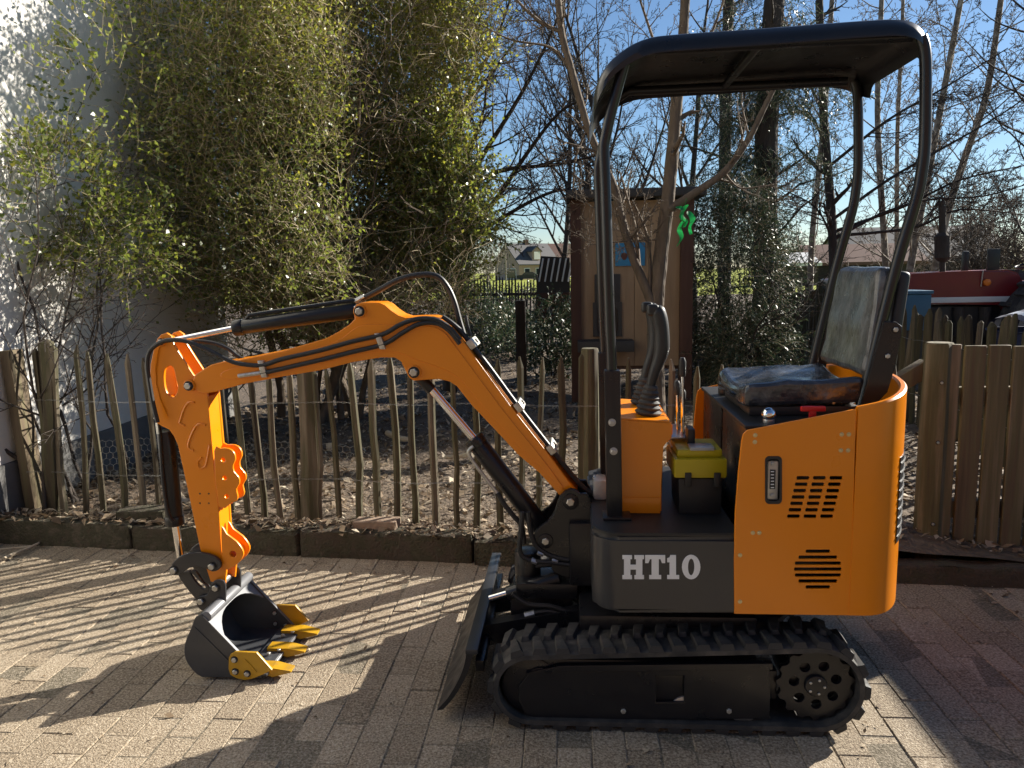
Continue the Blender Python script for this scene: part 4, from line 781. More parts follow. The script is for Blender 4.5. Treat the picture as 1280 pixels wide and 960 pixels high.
bm.faces.new(rows[0][::-1]); bm.faces.new(rows[-1]); bobj('shell', bm, 'bucket_grey', bkt)
top = Vector((bxz[0][0], 0, bxz[0][1])); lip = Vector((bxz[-1][0], 0, bxz[-1][1])); mo = (lip-top).normalized(); inn = Vector((mo.z, 0, -mo.x)); inn = inn if inn.z < 0 else -inn
q = top+mo*.018+inn*-.004; cyl('top_tube', (q.x, YK0+.004, q.z), (q.x, YK1-.004, q.z), .021, 'silver_paint', bkt, 20, .003)
for yy in (YK0-.0005, YK1-.0115): # pale edges of the side plates
    bm = bmesh.new(); a, b = top+mo*.01, lip-mo*.01; v = [bm.verts.new((p.x, y_, p.z)) for p, y_ in ((a-inn*.0015, yy), (b-inn*.0015, yy), (b-inn*.0015, yy+.012), (a-inn*.0015, yy+.012), (a+inn*.002, yy), (b+inn*.002, yy), (b+inn*.002, yy+.012), (a+inn*.002, yy+.012))]
    for f in ((0, 1, 2, 3), (4, 7, 6, 5), (0, 4, 5, 1), (1, 5, 6, 2), (2, 6, 7, 3), (3, 7, 4, 0)): bm.faces.new([v[i] for i in f])
    bobj('plate_edge', bm, 'silver_paint', bkt, False)
# gusset below the tube with a curved cut-out, and the cutting lip
bm = bmesh.new(); rows = []; N = 14; base = top+mo*.03+inn*.006
for k in range(N+1):
    t = k/N; yy = YK0+.012+(YK1-YK0-.024)*t; dep = .012+.085*(abs(2*t-1)**3); e = base+mo*dep; rows.append([bm.verts.new((base.x, yy, base.z)), bm.verts.new((e.x, yy, e.z)), bm.verts.new((e.x+inn.x*.006, yy, e.z+inn.z*.006)), bm.verts.new((base.x+inn.x*.006, yy, base.z+inn.z*.006))])
for a, b in zip(rows, rows[1:]):
    for k in range(4): bm.faces.new((a[k], a[(k+1) % 4], b[(k+1) % 4], b[k]))
bobj('gusset', bm, 'silver_paint', bkt)
ld_ = Vector((bxz[-1][0]-bxz[-6][0], 0, bxz[-1][1]-bxz[-6][1])).normalized(); up_ = Vector((-ld_.z, 0, ld_.x)); up_ = up_ if up_.z > 0 else -up_
def obox(name, o_, ax, l0, l1, y0, y1, h0, h1, mat, par, bev=.002):
    u_ = Vector((-ax.z, 0, ax.x)); u_ = u_ if u_.z > 0 else -u_; bm = bmesh.new(); a_box(bm, l0, l1, y0, y1, h0, h1, bev, 1)
    for v in bm.verts: v.co = o_+ax*v.co.x+Vector((0, v.co.y, 0))+u_*v.co.z
    return bobj(name, bm, mat, par)
obox('cutting_lip', lip, ld_, -.075, .012, YK0-.002, YK1+.002, .008, .02, 'bucket_grey', bkt); obox('lip_edge', lip, ld_, .0125, .018, YK0-.001, YK1+.001, .007, .019, 'silver_paint', bkt)
for k in range(3):
    yc_ = YK0+.045+k*(YK1-YK0-.09)/2; bm = bmesh.new(); tv = [(-.05, .028, .021), (-.05, .028, .032), (.03, .028, .032), (.03, .028, -.004), (.1, .022, .012), (.1, .022, .018)]
    def vv(l, y_, h): q = lip+ld_*l+up_*h; return bm.verts.new((q.x, yc_+y_, max(q.z, .003)))
    L_ = [vv(l, -w_, h) for l, w_, h in tv]; R_ = [vv(l, w_, h) for l, w_, h in tv]
    od = [0, 1, 2, 5, 4, 3]
    bm.faces.new([L_[i] for i in od]); bm.faces.new([R_[i] for i in od[::-1]])
    for i in range(6): a_, b_ = od[i], od[(i+1) % 6]; bm.faces.new((L_[a_], L_[b_], R_[b_], R_[a_]))
    bobj('tooth', bm, 'yellow', bkt, False)
    if k < 2:
        for s_ in (0, .03): q = lip+ld_*-.03+up_*.022; bolt((q.x+ld_.x*s_, yc_+.09+s_, q.z+.002), .008, bkt, washer=False, ax=tuple(up_))
cut = Z5([(400, 760), (410, 742), (435, 730), (545, 735), (590, 785), (625, 825), (575, 850), (520, 872), (485, 878), (440, 868), (408, 850), (398, 820)])
for yy, s_ in ((YK0-.013, 1), (YK1+.001, 0)):
    plate('side_cutter', xz(cut, YK0-.013), [], yy, .012, 'yellow', bkt, .002)
    for c_ in Z5([(430, 770), (435, 832), (497, 843)]): q = at(*c_, YK0-.013); bolt((q.x, q.y if s_ else YK1-.0105, q.z), .0095 if s_ else .008, bkt)
tube('weld_bead', [tuple(p) for p in px_path(Z5([(485, 770), (515, 800), (545, 835)]), YK0-.0135)], .003, 'yellow', bkt, 6)
px_strip('side_seam', Z5([(222, 605), (300, 680), (395, 775)]), YK0-.003, YK0, .004, 'bucket_grey', bkt, YK0)
ear = Z5([(300, 400), (310, 372), (335, 355), (365, 358), (382, 380), (382, 470), (372, 482), (320, 492), (275, 518), (245, 505), (232, 480), (232, 455), (250, 440), (285, 432)])
for yy in (YC-.074, YC+.062): plate('ear', smooth(xz(ear, YC-.074), 2, True), [], yy, .012, 'dark_grey', bkt, .003)
for p_ in Z5([(333, 395), (257, 465)]): q = at(*p_, YC-.074); bolt(q, .0125, bkt); cyl('pin', q, q+Vector((0, .145, 0)), .014, 'steel', bkt, 14)
# ---------------- house of the machine
def plan_prism(name, poly, z0, z1, mat, parent, bev=.006):
    bm = bmesh.new(); a = [bm.verts.new((x, y, z0)) for x, y in poly]; b = [bm.verts.new((x, y, z1)) for x, y in poly]; n = len(poly); bm.faces.new(a[::-1]); bm.faces.new(b)
    for i in range(n): bm.faces.new((a[i], a[(i+1) % n], b[(i+1) % n], b[i]))
    if bev: bmesh.ops.bevel(bm, geom=[e for f in bm.faces if len(f.verts) > 4 for e in f.edges], offset=bev, segments=2, affect='EDGES')
    return bobj(name, bm, mat, parent)
xf = at(741, 700, YB).x; xp = at(918, 700, YB).x; ZF = at(830, 668, YB).z; ZB = at(830, 767, YB).z
pts_ = [(xp+.02, YB+.004), (xf+.085, YB+.004)]
for k in range(1, 9): a_ = k/8*pi/2; pts_.append((xf+.085-.085*sin(a_), YB+.089-.085*cos(a_)))
pts_ += [(xf, YF-.08), (xf+.08, YF), (xp+.02, YF)]
base_ = plan_prism('front_body', pts_, ZB, ZF-.012, 'dark_grey', ex, .012)
plan_prism('floor_plate', [(x_*.985+(xf+xp)/2*.015, YC+(y_-YC)*.985) for x_, y_ in pts_], ZF-.0115, ZF, 'black_plastic', base_, .003)
GL = {'H': (27, [[(0, 0), (12, 0), (12, 5), (10, 5), (10, 12), (17, 12), (17, 5), (15, 5), (15, 0), (27, 0), (27, 5), (25, 5), (25, 25), (27, 25), (27, 30), (15, 30), (15, 25), (17, 25), (17, 18), (10, 18), (10, 25), (12, 25), (12, 30), (0, 30), (0, 25), (2, 25), (2, 5), (0, 5)]]),
      'T': (25, [[(0, 0), (25, 0), (25, 10), (21, 10), (19, 5), (17, 5), (17, 25), (20, 25), (20, 30), (5, 30), (5, 25), (8, 25), (8, 5), (6, 5), (4, 10), (0, 10)]]),
      '1': (15, [[(4, 0), (11, 0), (11, 25), (15, 25), (15, 30), (0, 30), (0, 25), (3, 25), (3, 9), (0, 9), (0, 4), (3, 3)]]),
      '0': (23, [[(11.5+11.5*cos(t)*(1 if abs(sin(t)) < .95 else 1), 15+15.3*sin(t)) for t in [k*pi/14 for k in range(28)]], [(11.5+4*cos(t), 15+10.5*sin(t)) for t in [k*pi/12 for k in range(24)]]])}
for ch, ox in (('H', 778), ('T', 806.5), ('1', 834), ('0', 852.5)):
    w_, ps = GL[ch]; qs = [xz([(ox+a_, 694-(ox-778)*.002+b_) for a_, b_ in pp], YB+.002) for pp in ps]; mobj('letter', plate_mesh(qs[0], qs[1:], YB+.0015, .003, .0003), 'white_print', base_)
# near side panel with its vents and level gauge
pan = [(918, 767.5), (917.5, 700), (919, 640), (923, 590), (927, 552), (929, 543), (934, 538), (1000, 525), (1070, 511.5), (1067, 640), (1064, 769.5)]
holes = []
for r_ in range(7):
    for c_ in range(3):
        x0 = 995.7+c_*20.7-r_*1.95; y0 = 597.5+r_*8; holes.append(xz([(x0+1, y0-2.2), (x0+15.5, y0-2.2), (x0+16.5, y0), (x0+15.5, y0+2.2), (x0+1, y0+2.2), (x0, y0)], YB))
for r_, hw in enumerate((14.5, 23.5, 28, 29, 28, 23.5, 14.5)):
    cx = 1022.7; y0 = 689.3+r_*7.45; holes.append(xz([(cx-hw, y0-2.1), (cx+hw, y0-2.1), (cx+hw+1, y0), (cx+hw, y0+2.1), (cx-hw, y0+2.1), (cx-hw-1, y0)], YB))
gw = rrect(957, 976.5, -629, -571, 5); holes.append(xz([(a_, -b_) for a_, b_ in gw], YB))
pn = plate('side_panel', xz(pan, YB), holes, YB, .01, 'orange', ex, .002)
g_ = [(a_, -b_) for a_, b_ in gw]
plate('gauge_rim', xz([(966.7+(a_-966.7)*1.08, 600+(b_-600)*1.03) for a_, b_ in g_], YB), [xz([(966.7+(a_-966.7)*.8, 600+(b_-600)*.9) for a_, b_ in g_], YB)], YB-.003, .008, 'black_plastic', pn, .001)
a, b = at(960, 576, YB+.012), at(971.5, 624, YB+.012); lg = box('level_gauge', a.x, b.x, YB+.006, YB+.02, b.z, a.z, 'steel', pn, .002)
a, b = at(962.5, 587, YB+.006), at(968.5, 611, YB+.006); box('gauge_glass', a.x, b.x, YB+.001, YB+.006, b.z, a.z, 'black_plastic', pn, .001)
for k in range(6): q0, q1 = at(963.5, 589+k*4, YB), at(967.5, 590+k*4, YB); box('gauge_mark', q0.x, q1.x, YB-.0005, YB+.0008, q1.z, q0.z, 'white_print', pn, 0)
for c_ in ((965.5, 579.5), (965, 619)): bolt(at(*c_, YB+.005), .0055, pn, 'steel')
for c_ in ((944, 544), (943.5, 552.5), (1052, 543), (1061, 543), (1051, 563), (1060, 563), (941, 666), (949, 666), (925, 694), (925, 752)): bolt(at(*c_, YB), .0048, pn, 'brass', washer=True)
far_p = [(x_, z_) for x_, z_ in xz(pan, YB)]; plate('far_panel', far_p, [], YF-.01, .01, 'orange', ex, .002)
# rear shell
xs = at(1065.5, 640, YB).x; zb_ = at(1064, 769, YB).z; AX, BY = .2, YC-YB; sh = []
NS = 34
for k in range(NS+1): a_ = pi*k/NS; sh.append((xs+.055+AX*sin(a_), YC-BY*cos(a_)))
sh = [(xs+.003, YB-.002), (xs+.03, YB-.002)]+[(x_, y_-.002 if k < NS/2 else y_) for k, (x_, y_) in enumerate(sh)]+[(xs+.003, YF)]
topz = lambda x: 1.064+.205*(x-.862)+.008
bm = bmesh.new(); rows = []; n = len(sh)
for i in range(n):
    a, b = sh[max(i-1, 0)], sh[min(i+1, n-1)]; l = hypot(b[0]-a[0], b[1]-a[1]); nx, ny = -(b[1]-a[1])/l, (b[0]-a[0])/l; th = .024; x_, y_ = sh[i]; zt_ = topz(x_)
    r_ = []
    for (o_, z_) in ((0, zb_), (0, zt_-.006), (.006, zt_), (th-.006, zt_), (th, zt_-.006), (th, zb_)): r_.append(bm.verts.new((x_+nx*o_, y_+ny*o_, z_)))
    rows.append(r_)
for a, b in zip(rows, rows[1:]):
    for k in range(6): bm.faces.new((a[k], a[(k+1) % 6], b[(k+1) % 6], b[k]))
bm.faces.new(rows[0][::-1]); bm.faces.new(rows[-1]); rs = bobj('rear_shell', bm, 'orange', ex)
# rear vent grille on the shell
bm = bmesh.new(); zv0, zv1 = .62, .9; rr_ = []
for k in range(6, 29): a_ = pi*k/NS; rr_.append((xs+.055+(AX+.004)*sin(a_), YC-(BY+.004)*cos(a_)))
va = [bm.verts.new((x_, y_, zv0)) for x_, y_ in rr_]; vb = [bm.verts.new((x_, y_, zv1)) for x_, y_ in rr_]; vc = [bm.verts.new((x_-.01, YC+(y_-YC)*.97, zv0)) for x_, y_ in rr_]; vd = [bm.verts.new((x_-.01, YC+(y_-YC)*.97, zv1)) for x_, y_ in rr_]
for i in range(len(rr_)-1):
    for p_, q_ in ((va, vb), (vb, vd), (vd, vc), (vc, va)): bm.faces.new((p_[i], p_[i+1], q_[i+1], q_[i]))
vg = bobj('rear_grille', bm, 'dark_grey', rs)
for k in range(9): zz = zv0+.02+k*.03; tube('louvre', [(x_+.0, YC+(y_-YC)*1.0, zz) for x_, y_ in rr_], .0035, 'black_plastic', vg, 6)
box('floor_pan', xp+.02, xs+.12, YB+.03, YF-.03, ZB+.01, ZB+.03, 'black_paint', ex)
# engine box under the seat
xe = at(929, 540, YB).x+.012; ZS = at(945, 531, YB+.05).z-.01
eb = box('engine_box', xe+.03, xs+.1, YB+.06, YF-.03, ZB+.05, ZS, 'black_paint', ex, .012)
box('engine_cover', xe, xs-.02, YB+.03, YF-.02, ZS, ZS+.012, 'black_plastic', eb, .004)
for k in range(2): yy = YB+.07+k*.4; box('front_door', xe+.012, xe+.029, yy, yy+.37, ZF+.02, ZS-.01, 'black_paint', eb, .003)
q = at(907, 484, YC+.2); cyl('fuel_cap', (q.x, YC+.2, ZS+.012), (q.x, YC+.2, ZS+.045), .028, 'black_plastic', eb, 20, .006); cyl('key_switch', (q.x+.06, YC+.16, ZS+.012), (q.x+.06, YC+.16, ZS+.035), .02, 'black_plastic', eb, 16, .004)
q = at(961, 518, YB+.07); bm = bmesh.new(); bmesh.ops.create_uvsphere(bm, u_segments=20, v_segments=12, radius=.023)
for v in bm.verts: v.co = v.co+Vector((q.x, YB+.07, q.z))
bobj('chrome_knob', bm, 'chrome', eb); cyl('knob_base', (q.x, YB+.07, ZS+.01), (q.x, YB+.07, q.z-.01), .018, 'steel', eb, 16, .003)
a, b = at(1001, 509, YB+.05), at(1032, 513, YB+.05); hd_ = box('engine_stop_handle', a.x, b.x, YB+.045, YB+.06, b.z-.003, a.z+.003, 'red_plastic', eb, .004); m_ = (a+b)/2; box('handle_stem', m_.x-.012, m_.x+.01, YB+.047, YB+.058, m_.z-.05, m_.z-.006, 'red_plastic', hd_, .003)
# ---------------- seat, still in its plastic film
def crumple(bm, amp, f):
    for v in bm.verts:
        p = v.co; s = sin(p.x*f+3*sin(p.y*f*.6))+sin(p.z*f*1.3+2*sin(p.x*f*.8+1))+sin(p.y*f*1.1+p.z*f*.7); v.co = p+v.normal*amp*s
seat = part('seat'); SY0, SY1 = YB+.16, YB+.60
x0 = at(930, 500, SY0).x; x1 = at(1082, 500, SY0).x; zc = at(1000, 487, SY0).z
bm = bmesh.new(); a_box(bm, x0, x1, SY0, SY1, zc-.062, zc+.01, .03, 4); bmesh.ops.subdivide_edges(bm, edges=bm.edges[:], cuts=5, use_grid_fill=True); bm.normal_update(); crumple(bm, .0028, 34)
for v in bm.verts:
    u_ = (v.co.y-SY0)/(SY1-SY0); t_ = (v.co.x-x0)/(x1-x0)
    if v.co.z > zc-.03: v.co.z += .03*(2*u_-1)**2-.012+.02*max(0, .25-t_)*-1
    v.co.z += .012*t_
bobj('cushion', bm, 'cushion_film', seat, 'all')
box('seat_base', x0+.02, x1-.01, SY0+.02, SY1-.02, ZS+.012, zc-.058, 'black_plastic', seat, .01); bolt(at(1042, 502, SY0+.01), .006, seat, 'steel')
pb = at(1078, 470, SY0); pt = at(1106, 331, SY0); ax_ = (pt-pb); H_ = ax_.length; ax_.normalize(); fx = Vector((ax_.z, 0, -ax_.x))
def slab(name, t0, t1, y0, y1, h0, h1, mat, bev, cuts, amp, taper=0):
    bm = bmesh.new(); a_box(bm, t0, t1, y0, y1, h0, h1, bev, 4)
    if cuts: bmesh.ops.subdivide_edges(bm, edges=bm.edges[:], cuts=cuts, use_grid_fill=True)
    bm.normal_update(); 
    if amp: crumple(bm, amp, 30)
    for v in bm.verts:
        f = (v.co.z-h0)/(h1-h0); yy = (y0+y1)/2+(v.co.y-(y0+y1)/2)*(1-taper*f*f); v.co = pb+fx*v.co.x+Vector((0, yy-pb.y, 0))+ax_*v.co.z
    return bobj(name, bm, mat, seat, 'all' if cuts else True)
slab('backrest', 0, .075, SY0+.0, SY1, 0, H_, 'seat_film', .035, 5, .0028, .16); slab('backrest_shell', .06, .1, SY0-.006, SY1+.006, .02, H_-.01, 'black_plastic', .018, 0, 0, .16)
# ---------------- console, joysticks, levers
cb = gr(800, 642, ZF); YO = cb.y; YO2 = YO+.42
con = xz([(774, 523), (838, 527), (841, 530), (841, 545), (837, 552), (827, 557), (827, 642), (774, 642)], YO); con = [(x_, max(z_, ZF+.001)) for x_, z_ in con]
bm = bmesh.new(); a_prism(bm, con, YO, YO2); bmesh.ops.bevel(bm, geom=bm.edges[:], offset=.006, segments=2, affect='EDGES'); cn = bobj('console', bm, 'orange', ex)
a = at(775, 622, YO); b = at(826, 642, YO); box('kick_plate', a.x, b.x-.002, YO-.003, YO-.0005, max(b.z, ZF+.002), a.z, 'orange', cn, .001)
ztp = con[0][1]
def joystick(yy, dx, dz):
    j = part('joystick'); q = at(810, 520, YO+.1); bx_ = q.x+dx; sc = 1
    bm = bmesh.new(); zz = ztp-.004; rr_ = []; hh = []
    for k in range(13): hh.append(zz+k*.0085); rr_.append((.05-.0022*k)*(1 if k % 2 else .84))
    a_tube(bm, [(bx_+.0008*k, yy, h_) for k, h_ in enumerate(hh)], rr_, 20); bobj('bellows', bm, 'rubber', j)
    zz = hh[-1]-.004; pth = [(bx_+.008, zz), (bx_+.018, zz+.04), (bx_+.036, zz+.09), (bx_+.046, zz+.13), (bx_+.045, zz+.19), (bx_+.038, zz+.235), (bx_+.03, zz+.262), (bx_+.022, zz+.274)]
    tube('grip', [tuple(p) for p in smooth([(x_, yy, z_) for x_, z_ in pth], 3)], [r_ for r_ in np.interp(np.linspace(0, 7, 22), range(8), [.016, .018, .022, .027, .026, .027, .026, .012])], 'black_plastic', j, 14)
    bm = bmesh.new(); a_box(bm, bx_-.006, bx_+.034, yy-.02, yy+.02, zz+.245, zz+.285, .012, 3); bobj('grip_head', bm, 'black_plastic', j)
joystick(YO+.1, -.0, 0); joystick(YO+.3, .0, 0)
for k, (p_, q_) in enumerate([((853, 447), (854, 545)), ((846, 476), (848, 548)), ((853, 487), (853, 552))]):
    yy = YO+.16+.05*k; a = at(*p_, yy); b = at(*q_, yy); lv = cyl('lever', b, a.lerp(b, .2), .0055, 'chrome', ex, 10); bm = bmesh.new(); a_tube(bm, [a.lerp(b, .24), a.lerp(b, .2), a.lerp(b, .05), a], [.009, .012, .013, .008], 14); bobj('knob', bm, 'black_plastic', lv)
a = at(838, 530, YO+.14); box('lever_plate', a.x, a.x+.07, YO+.12, YO+.36, at(848, 545, YO+.14).z-.006, at(848, 545, YO+.14).z, 'steel', cn, .002); box('lever_plate', a.x, a.x+.06, YO+.12, YO+.36, at(848, 556, YO+.14).z-.006, at(848, 556, YO+.14).z, 'steel', cn, .002)
# ---------------- canopy
YP = gr(772, 646, ZF).y; YQ = YP+.55
can = part('canopy')
fp = smooth([(782, 74), (773, 106), (764, 140), (757, 172), (755, 190), (757, 240), (762, 400), (765, 470), (768, 644)], 3)
rp = smooth([(1151, 46), (1155, 58), (1157, 80), (1157, 120), (1156, 180), (1152, 215), (1145, 250), (1122, 327), (1098, 420), (1076, 507)], 3)
for yy in (YP, YQ):
    q = [(x_, yy, max(z_, ZF)) for x_, z_ in xz(fp, YP)]; po = tube('front_post', q, .0175, 'black_paint', can, 14)
    a = at(765, 462, YP); b = at(768, 644, YP); bm = bmesh.new(); a_box(bm, a.x-.026, a.x+.026, yy-.026, yy+.026, ZF, a.z, .006)
    for v in bm.verts: v.co.x += (b.x-a.x)*(a.z-v.co.z)/(a.z-b.z)
    sl = bobj('post_sleeve', bm, 'black_paint', can); box('base_plate', b.x-.04, b.x+.055, yy-.045, yy+.045, ZF, ZF+.01, 'black_paint', can, .003)
    if yy == YP:
        for c_ in ((765, 528), (767, 564)): bolt(at(*c_, yy-.026), .009, can, 'steel')
    q = [(x_, yy, z_) for x_, z_ in xz(rp, YP)]; tube('rear_post', q, .0178, 'black_paint', can, 14)
    gx = xz([(1105, 402), (1120, 402), (1128, 408), (1128, 420), (1120, 455), (1110, 490), (1095, 506), (1076, 508)], YP-.03); plate('post_gusset', gx, [], yy-.03 if yy == YP else yy+.02, .012, 'black_paint', can, .003)
    if yy == YP:
        for c_ in ((1119, 412), (1109, 445)): bolt(at(*c_, yy-.03), .008, can, 'zinc')
    qa, qb = xz([(783, 76), (1140, 46)], YP); tube('roof_rail', [(qa[0], yy, qa[1]), (qa[0]+.05, yy, qa[1]+.03), (qb[0], yy, qb[1])], .017, 'black_paint', can, 12)
xa, za = xz([(806, 56)], YP)[0]; xb, zb3 = xz([(1155, 45)], YP)[0]
for t_ in (.42,): tube('roof_crossbar', [(xa+(xb-xa)*t_, YP, za+(zb3-za)*t_-.006), (xa+(xb-xa)*t_, YQ, za+(zb3-za)*t_-.006)], .014, 'black_paint', can, 10)
# roof sheet: rounded in plan, its front rolled down
tp = xz([(742, 124), (744, 108), (751, 90), (764, 71), (785, 54), (808, 43), (840, 37.5), (960, 29), (1090, 19), (1135, 18), (1158, 25), (1173, 39), (1175, 46)], YP-.035)
tps = smooth(tp, 5); cl = [0]
for i in range(1, len(tps)): cl.append(cl[-1]+hypot(tps[i][0]-tps[i-1][0], tps[i][1]-tps[i-1][1]))
TL = cl[-1]; YR0, YR1 = YP-.035, YQ+.06; nu, nv = 46, 26; yc_ = (YR0+YR1)/2; hw = (YR1-YR0)/2
def roofpt(u, v, dn):
    s_ = u*TL; x_ = float(np.interp(s_, cl, [p[0] for p in tps])); z_ = float(np.interp(s_, cl, [p[1] for p in tps]))
    e0 = min(s_, TL-s_); R_ = .13; inset = R_-sqrt(max(R_*R_-max(R_-e0, 0)**2, 0)); wy = (hw-inset*.9); y_ = yc_+(2*v-1)*wy
    ed = (1-abs(2*v-1))*hw; drop = .042*(1-min(ed/.045, 1))**2; return (x_, y_, z_-drop-dn)
bm = bmesh.new(); G = [[[bm.verts.new(roofpt(i/nu, j/nv, dn)) for j in range(nv+1)] for i in range(nu+1)] for dn in (0, .02)]
for i in range(nu):
    for j in range(nv):
        bm.faces.new((G[0][i][j], G[0][i+1][j], G[0][i+1][j+1], G[0][i][j+1])); bm.faces.new((G[1][i][j], G[1][i][j+1], G[1][i+1][j+1], G[1][i+1][j]))
for i in range(nu): bm.faces.new((G[0][i][0], G[1][i][0], G[1][i+1][0], G[0][i+1][0])); bm.faces.new((G[0][i][nv], G[0][i+1][nv], G[1][i+1][nv], G[1][i][nv]))
for j in range(nv): bm.faces.new((G[0][0][j], G[0][0][j+1], G[1][0][j+1], G[1][0][j])); bm.faces.new((G[0][nu][j], G[1][nu][j], G[1][nu][j+1], G[0][nu][j+1]))
bobj('roof', bm, 'black_paint', can)
# ---------------- tool box on the floor
tq = gr(875, 643, ZF); TY0 = tq.y; TY1 = TY0+.2
tbx = thing('tool_box', (tq.x, TY0+.1, ZF), 'black plastic tool box with yellow lid on the digger floor', 'tool box')
a = at(848, 598, TY0); b = at(903, 643, TY0); bm = bmesh.new(); a_box(bm, a.x, b.x, TY0, TY1, ZF, a.z, .008); 
for v in bm.verts: f = (a.z-v.co.z)/(a.z-ZF); v.co.x = (a.x+b.x)/2+(v.co.x-(a.x+b.x)/2)*(1-.06*f)
bobj('body', bm, 'black_plastic', tbx)
c_ = at(843, 574, TY0-.012); d_ = at(909, 598, TY0-.012); bm = bmesh.new(); a_box(bm, c_.x, d_.x, TY0-.012, TY1+.012, d_.z, c_.z, .008); ld2 = bobj('lid', bm, 'yellow_plastic', tbx)
e_ = at(846, 562, TY0+.01); f_ = at(903, 575, TY0+.01); box('lid_top', c_.x+.012, d_.x-.012, TY0+.01, TY1-.01, c_.z-.001, e_.z, 'yellow_plastic', ld2, .01)
box('lid_tray', c_.x+.055, d_.x-.04, TY0+.006, TY0+.075, e_.z-.004, e_.z+.008, 'clear_grey', ld2, .004)
hx = (c_.x+d_.x)/2-.02; box('handle', hx-.012, hx+.014, TY0+.07, TY0+.14, e_.z, e_.z+.058, 'black_plastic', ld2, .008)
for k in (0.2, .75): xx = c_.x+(d_.x-c_.x)*k; box('latch', xx, xx+.022, TY0-.018, TY0-.004, d_.z-.03, d_.z+.02, 'black_plastic', tbx, .003)
# small clear grey block by the console foot
a = at(742, 602, YO+.1); tag_ = box('clear_block', a.x, a.x+.05, YO+.15, YO+.25, ZF, ZF+.075, 'clear_grey', ex, .012)
# ================================================================== TREES AND SHRUBS
def rv(): return Vector((random.gauss(0, 1), random.gauss(0, 1), random.gauss(0, 1)))
def limb(out, pts, r0, r1):
    n = len(pts)-1
    for i in range(n): out.append((*pts[i], *pts[i+1], r0+(r1-r0)*i/n, r0+(r1-r0)*(i+1)/n))
def grow(out, p, d, L, r, lv, nch, up=.05, wob=.14, spread=.9, ratio=.55, minr=.003, droop=0, cr=.6):
    n = max(3, min(11, int(L/.16))); st = L/n; d = Vector(d).normalized(); p = Vector(p); pts = [p.copy()]; ds = [d.copy()]
    for i in range(n):
        d = (d+rv()*wob+Vector((0, 0, up-droop*i/n))).normalized(); p = p+d*st; pts.append(p.copy()); ds.append(d.copy())
    rr = [max(r*(1-.82*i/n), minr) for i in range(n+1)]
    for i in range(n): out.append((*pts[i], *pts[i+1], rr[i], rr[i+1]))
    if lv < len(nch): sprout(out, pts, ds, rr, L, lv, nch, up, wob, spread, ratio, minr, droop, cr=min(cr*1.4, .6))
def sprout(out, pts, ds, rr, L, lv, nch, up=.05, wob=.14, spread=.9, ratio=.55, minr=.003, droop=0, t0=.2, bias=None, cr=.6):
    n = len(pts)-1
    for k in range(nch[lv]):
        t = t0+(1-t0)*(k+random.random())/nch[lv]; i = min(int(t*n), n-1); f = t*n-i; q = pts[i].lerp(pts[i+1], f); d = ds[i]
        a = rv(); a = (a-d*a.dot(d)).normalized()
        if bias is not None: a = (a+Vector(bias)).normalized()
        nd = (d*random.uniform(.35, .9)+a*spread*random.uniform(.6, 1.1)).normalized()
        grow(out, q, nd, L*ratio*random.uniform(.6, 1.15)*(1.15-.55*t), max(rr[i]*cr, minr), lv+1, nch, up, wob, spread, ratio, minr, droop, cr)
def wood(name, segs, mat, parent, big=.02, zmax=None):
    A = np.array(segs, np.float64)
    if zmax: A = A[A[:, 5] < zmax]
    th = np.maximum(A[:, 6], A[:, 7]) > big; Vs = []; Fs = []; off = 0
    for mask, k in ((th, 9), (~th, 4)):
        if mask.any():
            B = A[mask]; V, Fq = tubes_np(B[:, :3], B[:, 3:6], B[:, 6], B[:, 7], k); Vs.append(V); Fs.append(Fq+off); off += len(V)
    return np_mesh(name, np.concatenate(Vs), np.concatenate(Fs), mat, parent, True)
def leaves_np(P, D, L, W, fold=.3):
    n = len(P); D = D/np.linalg.norm(D, axis=1, keepdims=True); r = rng.normal(size=(n, 3)); S_ = np.cross(D, r); S_ /= np.maximum(np.linalg.norm(S_, axis=1, keepdims=True), 1e-6); N_ = np.cross(D, S_)
    L = L[:, None]; W = W[:, None]; mid = P+D*L*.45
    V = np.stack([P, mid+S_*W+N_*W*fold, P+D*L-N_*L*.12, mid-S_*W+N_*W*fold], 1); return V
def twigs(P, D, L, r=.0025, seg=3, wob=.35, grav=0.0):
    n = len(P); D = D/np.linalg.norm(D, axis=1, keepdims=True); pts = [P]; p = P; d = D
    for s in range(seg):
        d = d+rng.normal(0, wob, (n, 3))*.5; d[:, 2] -= grav; d /= np.linalg.norm(d, axis=1, keepdims=True); p = p+d*(L/seg)[:, None]; pts.append(p)
    P0 = np.concatenate(pts[:-1]); P1 = np.concatenate(pts[1:]); q = np.repeat(np.arange(seg), n)
    R0 = r*(1-.25*q); R1 = r*(1-.25*(q+1)); return pts, P0, P1, R0, R1
def in_ell(n, c, rad, shell=.5):
    d = rng.normal(size=(n, 3)); d /= np.linalg.norm(d, axis=1, keepdims=True); q = rng.random(n)**(1/3*(1-shell)+.02); return np.array(c)+d*q[:, None]*np.array(rad), d
